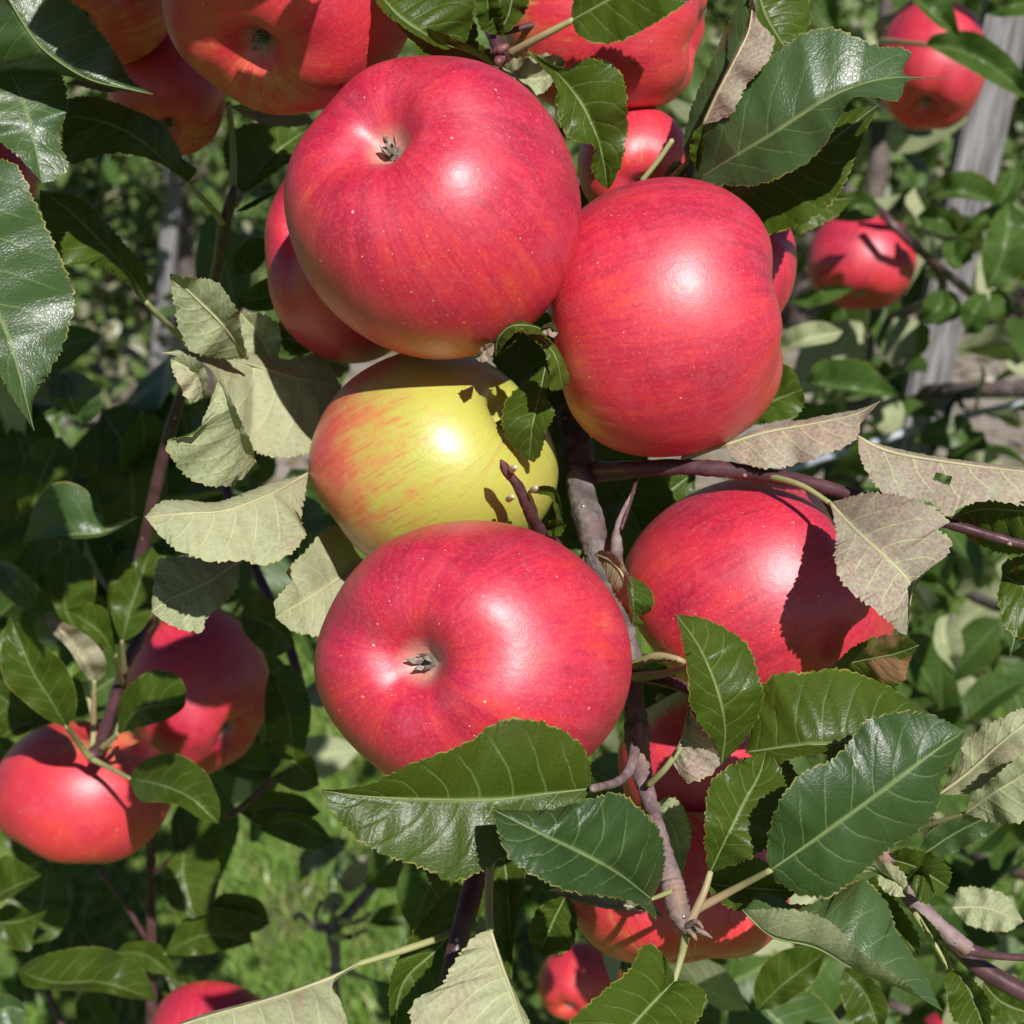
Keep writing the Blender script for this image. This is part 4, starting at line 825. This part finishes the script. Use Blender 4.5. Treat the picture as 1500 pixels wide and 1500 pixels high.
leaf(D, [(240, 1460), (230, 1430), (300, 1450)], [(240, 1440), (270, 1430)], [(250, 1470), (280, 1475)], (.80, .80, .80))
# ---- dark leaves in the shade between left apples and the centre
Hs = branch('deeply shaded leafy twig hanging behind the left side of the centre apples', (420, 1000, .62))
ptube('wood', [(300, 620, .74), (360, 800, .70), (425, 950, .66), (445, 1080, .65), (380, 1160, .66), (330, 1200, .67)], [8, 8, 8, 7, 6, 5], M_TWIG, Hs, sides=8, n=40, knob=.05)
for m_, l_, r_, d_ in [
    ([(395, 985), (420, 1035), (430, 1110)], [(430, 975), (455, 1030), (448, 1085)], [(388, 1020), (392, 1080)], .62),
    ([(352, 900), (395, 915), (432, 945)], [(370, 875), (415, 890)], [(360, 930), (400, 962)], .64),
    ([(392, 1100), (430, 1115), (468, 1150)], [(415, 1085), (455, 1105)], [(400, 1140), (440, 1160)], .63),
    ([(470, 1190), (410, 1180), (350, 1190)], [(440, 1165), (380, 1160)], [(440, 1205), (385, 1210)], .68),
    ([(380, 1215), (430, 1200), (490, 1235)], [(410, 1190), (460, 1200)], [(410, 1230), (455, 1245)], .66),
    ([(150, 600), (190, 680), (195, 800)], [(210, 590), (245, 650), (235, 760)], [(140, 640), (150, 760)], .80),
    ([(240, 560), (225, 620), (250, 690)], [(262, 590), (275, 650)], [(210, 590), (215, 660)], .80),
    ([(120, 622), (105, 590), (92, 545)], [(145, 605), (147, 572), (120, 548)], [(95, 605), (70, 570), (72, 548)], .60),
    ([(205, 756), (150, 780), (90, 785), (32, 796)], [(143, 770), (130, 722), (92, 705), (60, 725)], [(150, 785), (90, 790), (60, 794)], .58),
    ([(150, 730), (130, 700), (92, 690)], [(148, 700), (125, 678)], [(120, 725), (95, 712)], .77),
    ([(52, 885), (30, 860), (-5, 822)], [(54, 862), (35, 838), (10, 822)], [(35, 892), (5, 870), (-10, 845)], .60),
    ([(120, 930), (95, 890), (100, 800)], [(140, 870), (130, 820)], [(85, 900), (70, 830)], .76),
    ([(215, 800), (190, 850), (160, 900)], [(235, 820), (215, 880)], [(180, 810), (160, 860)], .78),
    ([(260, 760), (280, 800), (290, 870)], [(300, 770), (310, 840)], [(255, 790), (262, 850)], .72),
    ([(90, 640), (60, 700), (40, 780)], [(110, 680), (80, 760)], [(50, 650), (25, 720)], .74),
    ([(20, 620), (40, 700), (20, 780)], [(60, 660), (55, 740)], [(0, 660), (-5, 740)], .78),
    ([(430, 720), (450, 780), (470, 840)], [(470, 740), (490, 800)], [(420, 750), (440, 810)], .60),
    ([(300, 1080), (350, 1120), (420, 1130)], [(340, 1080), (390, 1095)], [(320, 1120), (370, 1145)], .90),
    ([(260, 1180), (270, 1240), (320, 1290)], [(300, 1190), (325, 1240)], [(250, 1210), (265, 1265)], .78),
    ([(0, 900), (20, 960), (10, 1020)], [(30, 920), (35, 980)], [(-15, 930), (-10, 990)], .80),
    ([(60, 1090), (30, 1200), (40, 1270)], [(80, 1130), (80, 1240)], [(0, 1120), (0, 1220)], .88),
]:
    leaf(Hs, m_, l_, r_, (d_, d_-.008, d_), mat=M_LEAFS if d_ in (.60, .58) else M_LEAF)

# ---- blurred mauve spur over the grass
V_ = branch('blurred mauve fruit spur in front of the sunny grass at the bottom', (480, 1350, 1.136))
ptube('wood', [(580, 1265, 1.164), (545, 1300, 1.150), (510, 1340, 1.136), (488, 1365, 1.136), (492, 1400, 1.136), (490, 1440, 1.136), (500, 1520, 1.136)], [7, 8, 9, 11, 8, 7, 7], M_TWIGL, V_, sides=9, n=40, knob=.08)
for q in ([(485, 1362, 1.136), (460, 1358, 1.136), (440, 1340, 1.136), (430, 1345, 1.136)], [(488, 1372, 1.136), (515, 1372, .795), (535, 1362, 1.122)], [(500, 1350, 1.136), (525, 1350, .795), (542, 1338, 1.122)], [(486, 1350, 1.136), (490, 1330, 1.122), (498, 1310, 1.122)], [(480, 1360, 1.136), (462, 1345, 1.136), (470, 1320, 1.136)], [(510, 1425, 1.108), (540, 1435, 1.108), (565, 1450, 1.108)]):
    ptube('spur', q, [6, 4, 4, 4][:len(q)], M_STALK if q[1][0] > 487 else M_TWIGL, V_, sides=7, knob=.1)
leaf(V_, [(505, 1305), (530, 1275), (560, 1250)], [(500, 1280), (530, 1255)], [(520, 1305), (550, 1275)], (1.136, 1.122, 1.122), face='under', mat=M_LEAFP)
leaf(V_, [(500, 1300), (505, 1265), (520, 1240)], [(488, 1280), (495, 1255)], [(515, 1290), (522, 1260)], (1.193, 1.193, 1.193), mat=M_LEAFS)
leaf(V_, [(470, 1340), (480, 1310), (505, 1315)], [(475, 1318), (490, 1305)], [(485, 1338), (500, 1330)], (1.122, 1.122, 1.122), face='under')
leaf(V_, [(620, 1345), (580, 1345), (540, 1350)], [(600, 1325), (560, 1328)], [(600, 1355), (560, 1358)], (1.108, 1.108, 1.108))
leaf(V_, [(440, 1290), (470, 1240), (510, 1230)], [(440, 1250), (480, 1225)], [(465, 1275), (500, 1250)], (1.306, 1.306, 1.306), mat=M_LEAFS)

# ---- the branch end below, with two pale leaves
X = branch('dark branch end at the bottom centre carrying two pale turned leaves', (665, 1400, .42))
ptube('wood', [(720, 1180, .46), (700, 1270, .445), (685, 1330, .435), (668, 1390, .43), (655, 1450, .428), (640, 1540, .426)], [17, 16, 16, 15, 14, 14], M_TWIG, X, sides=11, n=40, knob=.05)
leaf(X, [(527, 1411), (490, 1430), (400, 1462), (300, 1490), (210, 1520)], [(480, 1430), (400, 1458), (300, 1485)], [(488, 1442), (500, 1470), (506, 1530), (420, 1590), (300, 1570)], (.425, .415, .40, .39, .385), dL=.005, dR=-.010, face='under', mat=M_LEAFY, ref='R', stalk=[(590, 1392, .43), (640, 1375, .435), (670, 1362, .438)], sr=6, teeth=.3)
leaf(X, [(718, 1362), (735, 1415), (752, 1460), (775, 1530)], [(695, 1372), (665, 1410), (645, 1445), (605, 1470), (604, 1500), (640, 1570)], [(730, 1390), (748, 1440), (775, 1495), (785, 1525)], (.40, .392, .386, .38), face='under', mat=M_LEAFY, dL=-.006, dR=.003, stalk=[(716, 1310, .41), (722, 1240, .42), (735, 1200, .43)], sr=7)
leaf(X, [(690, 1300), (650, 1380), (590, 1440), (575, 1530)], [(640, 1320), (585, 1400), (570, 1450)], [(690, 1360), (665, 1440), (630, 1520)], (.45, .445, .445, .45))
leaf(X, [(735, 1230), (745, 1320), (750, 1440)], [(715, 1270), (715, 1360)], [(770, 1260), (752, 1380), (752, 1420)], (.46, .455, .455))
leaf(X, [(830, 1310), (810, 1350), (790, 1400)], [(845, 1340), (835, 1390)], [(790, 1330), (775, 1370)], (.47, .47, .47))
leaf(X, [(850, 1180), (900, 1240), (960, 1250)], [(890, 1180), (950, 1210)], [(870, 1230), (920, 1260)], (.47, .47, .47), face='under', mat=M_LEAFY)
leaf(X, [(950, 1180), (985, 1210), (1000, 1280)], [(990, 1170), (1012, 1220)], [(960, 1220), (980, 1270)], (.44, .44, .445), face='under')

# ---- mauve twig at lower right
Y = branch('mauve twig running off the lower right corner among green leaves', (1340, 1320, .42))
ptube('wood', [(1275, 1225, .43), (1300, 1262, .425), (1338, 1318, .42), (1372, 1355, .418), (1418, 1390, .418)], [12, 12, 14, 14, 12], M_TWIGL, Y, sides=11, n=36, knob=.05)
ptube('twig', [(1418, 1390, .418), (1460, 1400, .42), (1530, 1405, .425)], [10, 6, 5], M_TWIG, Y, sides=9)
ptube('wood', [(1390, 1372, .435), (1440, 1420, .435), (1530, 1470, .435)], [13, 14, 14], M_TWIG, Y, sides=10)
leaf(Y, [(1285, 1275), (1310, 1290), (1330, 1314)], [(1260, 1278), (1250, 1270), (1290, 1262), (1325, 1280)], [(1290, 1300), (1310, 1312)], (.412, .408, .408), face='under', mat=M_LEAFY, rib=False)
leaf(Y, [(1300, 1258), (1340, 1270), (1390, 1300)], [(1320, 1243), (1365, 1250), (1392, 1275)], [(1330, 1280), (1370, 1310)], (.425, .42, .42), dL=-.004)
leaf(Y, [(1330, 1290), (1350, 1275), (1370, 1310)], [(1335, 1275), (1355, 1270)], [(1340, 1310), (1355, 1325)], (.408, .405, .41), mat=M_LEAF, rib=False)
leaf(Y, [(1388, 1420), (1370, 1380), (1335, 1325)], [(1372, 1395), (1350, 1350)], [(1392, 1412), (1375, 1365)], (.41, .412, .42), rib=False, stalk=[(1370, 1385, .41), (1340, 1338, .415)])
leaf(Y, [(1395, 1420), (1420, 1450), (1450, 1530)], [(1385, 1440), (1400, 1500)], [(1420, 1430), (1450, 1470)], (.41, .405, .405))
leaf(Y, [(1270, 1290), (1300, 1340), (1345, 1400)], [(1285, 1285), (1320, 1330), (1345, 1370)], [(1265, 1310), (1290, 1350)], (.43, .43, .43))
leaf(Y, [(1375, 1165), (1420, 1130), (1470, 1085), (1540, 1030)], [(1405, 1118), (1415, 1085), (1470, 1050), (1520, 1030)], [(1415, 1162), (1442, 1150), (1480, 1118), (1530, 1080)], (.41, .405, .40, .40), face='under', mat=M_LEAFY, dL=.004, dR=-.006)
leaf(Y, [(1413, 1192), (1450, 1165), (1500, 1135), (1560, 1100)], [(1425, 1165), (1455, 1140), (1500, 1105)], [(1440, 1200), (1465, 1205), (1510, 1200), (1550, 1160)], (.405, .395, .39, .39), face='under', mat=M_LEAF, stalk=[(1365, 1207, .415), (1330, 1222, .425)], sr=4)
leaf(Y, [(1340, 1260), (1400, 1220), (1480, 1180)], [(1365, 1215), (1430, 1190)], [(1380, 1255), (1450, 1220)], (.47, .465, .46), mat=M_LEAFS)
leaf(Y, [(1108, 1480), (1150, 1440), (1210, 1395)], [(1105, 1440), (1130, 1400), (1180, 1385)], [(1140, 1475), (1190, 1440)], (.58, .575, .57))
leaf(Y, [(1395, 1330), (1440, 1330), (1500, 1350)], [(1410, 1300), (1470, 1310)], [(1420, 1355), (1470, 1365)], (.50, .495, .49), face='under', dL=.004)
leaf(Y, [(1235, 1420), (1270, 1460), (1290, 1520)], [(1260, 1415), (1300, 1470)], [(1230, 1450), (1250, 1500)], (.56, .56, .56))
leaf(Y, [(1440, 1440), (1470, 1470), (1530, 1490)], [(1450, 1425), (1490, 1440)], [(1440, 1460), (1470, 1500)], (.52, .52, .52))
leaf(Y, [(1480, 960), (1500, 880), (1530, 850)], [(1472, 900), (1490, 865)], [(1500, 940), (1530, 900)], (.45, .45, .45), mat=M_LEAFS)

# ---- the next tree in the row, at the right
TR = thing('apple_tree', 'neighbouring apple tree beside the leaning grey stake at right', 'tree', (0.62, 1.75, 0), 'apple trees of the rows behind')
org = np.array([0.62, 1.75, 0])
ptube('trunk', [(1262, 470, 1.55), (1250, 560, 1.6), (1225, 760, 1.68), (1210, 1000, 1.75), (1200, 1500, 1.8), (1195, 2100, 1.85)], [22, 24, 26, 30, 34, 40], M_TRUNK, TR, sides=12, n=40, knob=.08)
ptube('trunk', [(1262, 470, 1.55), (1270, 380, 1.5), (1290, 200, 1.5), (1300, -60, 1.5)], [22, 18, 14, 10], M_TRUNK, TR, sides=10, n=24, knob=.08)
LIMBS = [([(1262, 480, 1.55), (1380, 425, 1.25), (1300, 320, 1.14), (1282, 300, 1.13)], [8, 7, 6, 5], M_TWIG),
         ([(1470, 470, 1.35), (1410, 420, 1.2), (1330, 352, 1.12), (1290, 310, 1.12)], [7, 7, 6, 6], M_TWIG),
         ([(1250, 600, 1.6), (1330, 580, 1.5), (1420, 572, 1.4), (1530, 570, 1.35)], [14, 14, 13, 12], M_BARK),
         ([(1300, 60, 1.3), (1290, 35, 1.2), (1320, 20, 1.12), (1360, -20, 1.1)], [8, 8, 7, 6], M_TWIG),
         ([(1215, 830, 1.7), (1330, 800, 1.5), (1440, 880, 1.4), (1550, 900, 1.3)], [12, 10, 9, 8], M_BARK),
         ([(1205, 1100, 1.75), (1300, 1150, 1.5), (1420, 1250, 1.2), (1560, 1300, 1.1)], [14, 11, 9, 8], M_BARK),
         ([(1270, 300, 1.5), (1180, 230, 1.5), (1120, 180, 1.5), (1050, 160, 1.5)], [9, 7, 6, 5], M_BARK),
         ([(1200, 1200, 1.75), (1120, 1300, 1.4), (1200, 1420, 1.1), (1330, 1480, 1.0)], [14, 9, 8, 6], M_BARK)]
for pp, rr, mm in LIMBS: ptube('limb', pp, rr, mm, TR, sides=9, n=30, knob=.07)
# leaves picked out one by one near its two apples
for m_, l_, r_, d_, kw in [
    ([(1290, 312), (1262, 300), (1222, 322)], [(1275, 285), (1240, 282)], [(1275, 322), (1245, 325)], 1.10, {}),
    ([(1360, 290), (1400, 282), (1462, 298)], [(1375, 260), (1420, 250), (1455, 268)], [(1400, 290), (1440, 295)], 1.12, {}),
    ([(1405, 345), (1375, 320), (1342, 318)], [(1395, 315), (1365, 300)], [(1390, 345), (1355, 335)], 1.12, {}),
    ([(1402, 348), (1435, 325), (1470, 300)], [(1420, 320), (1455, 300)], [(1430, 345), (1465, 320)], 1.14, {}),
    ([(1445, 425), (1470, 370), (1478, 295)], [(1438, 375), (1455, 320)], [(1500, 400), (1510, 330)], 1.10, {}),
    ([(1400, 352), (1395, 385), (1425, 380)], [(1380, 360), (1395, 395)], [(1410, 350), (1422, 362)], 1.12, {}),
    ([(1380, 425), (1378, 450), (1345, 470)], [(1360, 430), (1350, 455)], [(1395, 445), (1370, 475)], 1.08, {}),
    ([(1385, 425), (1400, 450), (1372, 478)], [(1400, 430), (1410, 460)], [(1380, 440), (1370, 465)], 1.10, {}),
    ([(1445, 430), (1425, 460), (1415, 490)], [(1425, 432), (1405, 455)], [(1450, 455), (1440, 485)], 1.08, {}),
    ([(1450, 425), (1480, 440), (1470, 470)], [(1470, 425), (1485, 450)], [(1450, 445), (1455, 470)], 1.09, {}),
    ([(1130, 525), (1180, 500), (1235, 485)], [(1150, 485), (1200, 470)], [(1170, 510), (1220, 500)], .90, {'face': 'under'}),
    ([(1180, 560), (1250, 570), (1318, 580)], [(1200, 530), (1260, 528), (1290, 550)], [(1220, 570), (1280, 580)], .95, {}),
    ([(1155, 440), (1200, 425), (1252, 422)], [(1180, 430), (1220, 418)], [(1180, 450), (1220, 440)], 1.0, {}),
    ([(1355, 66), (1400, 72), (1450, 95), (1510, 145)], [(1370, 50), (1420, 45), (1452, 60), (1490, 95)], [(1385, 82), (1430, 108), (1480, 135)], .95, {'stalk': [(1320, 62, 1.0), (1290, 60, 1.05)]}),
    ([(1325, -20), (1365, 20), (1407, 56)], [(1385, -20), (1398, 15)], [(1340, 5), (1372, 36)], .92, {}),
    ([(1440, 20), (1480, 10), (1530, 0)], [(1460, -10), (1510, -20)], [(1470, 25), (1510, 20)], 1.0, {}),
    ([(1390, 900), (1380, 930), (1400, 985)], [(1372, 910), (1370, 950)], [(1400, 900), (1412, 950)], .95, {'face': 'under'}),
    ([(1405, 880), (1370, 855), (1340, 848)], [(1385, 850), (1355, 838)], [(1390, 875), (1360, 862)], 1.0, {}),
    ([(1440, 330), (1475, 280), (1490, 240)], [(1455, 290), (1470, 255)], [(1475, 315), (1500, 260)], 1.2, {}),
    ([(1255, 250), (1220, 270), (1200, 290)], [(1235, 245), (1210, 262)], [(1240, 270), (1215, 290)], 1.25, {}),
]:
    kw = dict(kw); kw.setdefault('mat', M_LEAFB)
    leaf(TR, m_, l_, r_, (d_, d_-.012, d_), dL=-.008, dR=-.008, **kw)
# and the leaves that fill its crown
rgf = np.random.default_rng(77); cnt = 0
for pp, rr, mm in LIMBS+[([(1300, -40, 1.5), (1400, 100, 1.7), (1500, 300, 1.7), (1560, 500, 1.6)], None, None), ([(1100, 0, 1.7), (1200, 60, 1.6), (1280, 200, 1.6), (1300, 300, 1.6)], None, None),
                         ([(1380, 780, 1.8), (1420, 900, 1.7), (1480, 1000, 1.6), (1560, 1080, 1.5)], None, None), ([(1150, 480, 1.9), (1180, 560, 1.9), (1280, 620, 1.9), (1420, 700, 1.9)], None, None)]:
    W_ = catmull3(np.array([P(*q) for q in pp]), 22)
    for k in range(22):
        c_ = W_[k]+rgf.normal(size=3)*np.array([.05, .06, .05])
        dr = rgf.normal(size=3); dr[2] -= .4
        nm = rgf.normal(size=3)*.7+np.array([0.1, -.6, .7])
        if rgf.uniform() < .16: nm = -nm
        q = c_-CAM; dep = q@FWD; x_, y_ = (q@RIGHT)/dep/K+750, 750-(q@UP)/dep/K
        if dep < .85 or math.hypot(x_-1362, y_-95) < 125 and dep < 1.2 or math.hypot(x_-1262, y_-385) < 115 and dep < 1.25: continue
        if 1290 < x_ < 1500 and abs((x_-1478)-(y_)*(-.2136)) < 70 and dep < 1.45 and y_ < 700 and rgf.uniform() < .7: continue
        put_leaf(TR, c_, dr, nm, rgf.uniform(.05, .08), cnt, org); cnt += 1

# the rest of the shaded foliage at the left, and an unseen limb added to shade it
rgs = np.random.default_rng(5); og = origin_of(Hs); cnt = 0
while cnt < 200:
    x_, y_ = rgs.uniform(-60, 470), rgs.uniform(430, 1150); d_ = rgs.uniform(.76, 1.35)
    if 380 < x_ < 470 and 900 < y_ < 1010: continue
    if y_ < 580 and 60 < x_ < 330 or y_ > 1050 and 50 < x_ < 260: continue
    dr = rgs.normal(size=3); dr[2] -= .6; nm = rgs.normal(size=3)*.6+np.array([.1, -.6, .7])
    put_leaf(Hs, P(x_, y_, d_), dr, nm, rgs.uniform(.05, .07), cnt, og); cnt += 1
og = origin_of(E)
ptube('wood', [(20, -80, .44), (60, -300, .43), (160, -520, .42), (320, -800, .41)], [9, 9, 8, 6], M_BARK, E, sides=10, n=30, knob=.06)
for k in range(240):  # unseen leaves added above the frame to block sun from the left foliage
    x_, y_ = rgs.uniform(-120, 540), rgs.uniform(-1100, -500); d_ = rgs.uniform(.39, .46)
    dr = rgs.normal(size=3); dr[2] -= .4; nm = rgs.normal(size=3)*.5+np.array([.15, -.6, .7])
    put_leaf(E, P(x_, y_, d_), dr, nm, rgs.uniform(.05, .065), k, og)
for k in range(34):  # more unseen shade casters, blades turned to the sun
    x_, y_ = rgs.uniform(225, 390), rgs.uniform(-540, -240); d_ = rgs.uniform(.345, .39)
    dr = np.array([1 if x_ < 285 else (-1 if x_ > 340 else rgs.choice([-1, 1])), rgs.normal()*.3, rgs.normal()*.25]); nm = sd+rgs.normal(size=3)*.3
    put_leaf(E, P(x_, y_, d_), dr, nm, rgs.uniform(.04, .05), k, og)
for k in range(22):  # added out of view to shade the deeper leaves at far left
    x_, y_ = rgs.uniform(-150, 90), rgs.uniform(-490, -190); d_ = rgs.uniform(.40, .43)
    dr = np.array([-1 if x_ > 0 else rgs.choice([-1, 1]), rgs.normal()*.3, rgs.normal()*.15]); nm = sd+rgs.normal(size=3)*.3
    put_leaf(E, P(x_, y_, d_), dr, nm, rgs.uniform(.04, .05), k, og)
og = org; cnt = 0
while cnt < 150:
    if rgs.uniform() < .6: x_, y_, d_ = rgs.uniform(1140, 1540), rgs.uniform(690, 1060), rgs.uniform(1.05, 1.7)
    else: x_, y_, d_ = rgs.uniform(1060, 1540), rgs.uniform(1230, 1540), rgs.uniform(.8, 1.4)
    dr = rgs.normal(size=3); dr[2] -= .6; nm = rgs.normal(size=3)*.6+np.array([.1, -.6, .7])
    if rgs.uniform() < .05: nm = -nm
    put_leaf(TR, P(x_, y_, d_), dr, nm, rgs.uniform(.05, .08), cnt, og); cnt += 1

# leaves deep inside the cluster, behind the fruit, mostly added to darken its gaps
for m_, l_, r_, d_ in [
    ([(740, 470), (770, 530), (830, 590)], [(790, 450), (840, 520)], [(720, 520), (770, 600)], .50),
    ([(790, 560), (830, 630), (830, 740)], [(850, 590), (865, 680)], [(780, 620), (790, 700)], .488),
    ([(860, 640), (920, 740), (960, 840)], [(930, 650), (1000, 760)], [(850, 700), (890, 810)], .52),
    ([(1020, 690), (960, 740), (900, 830)], [(960, 690), (890, 750)], [(1010, 760), (960, 850)], .53),
    ([(840, 700), (800, 760), (790, 850)], [(860, 760), (850, 840)], [(780, 720), (760, 800)], .50),
    ([(1090, 1110), (1130, 1160), (1150, 1240)], [(1150, 1110), (1180, 1180)], [(1080, 1150), (1110, 1220)], .43),  # added to keep sun off the apple behind the fork
    ([(900, 960), (960, 1010), (1020, 1050)], [(950, 960), (1010, 1000)], [(910, 1010), (970, 1060)], .52),
    ([(1028, 1292), (1085, 1300), (1170, 1305)], [(1060, 1262), (1120, 1262)], [(1060, 1325), (1120, 1338)], .412),
    ([(600, 1150), (660, 1250), (700, 1350)], [(680, 1160), (730, 1260)], [(600, 1210), (640, 1310)], .52),
    ([(860, 250), (880, 300), (860, 350)], [(905, 260), (910, 320)], [(845, 280), (845, 330)], .53),
    ([(600, 60), (680, 90), (760, 130)], [(640, 40), (730, 80)], [(630, 100), (700, 130)], .50),
    ([(1120, 350), (1180, 300), (1250, 290)], [(1130, 300), (1200, 270)], [(1150, 350), (1220, 320)], .56),
]:
    leaf(B, m_, l_, r_, (d_, d_-.006, d_))

# shaded foliage under and behind the centre cluster
og = origin_of(X); cnt = 0
while cnt < 60:
    x_, y_, d_ = rgs.uniform(620, 1130), rgs.uniform(1090, 1530), rgs.uniform(.60, 1.0)
    if 700 < x_ < 980 and y_ > 1270: continue
    dr = rgs.normal(size=3); dr[2] -= .6; nm = rgs.normal(size=3)*.6+np.array([.1, -.6, .7])
    put_leaf(X, P(x_, y_, d_), dr, nm, rgs.uniform(.045, .065), cnt, og); cnt += 1
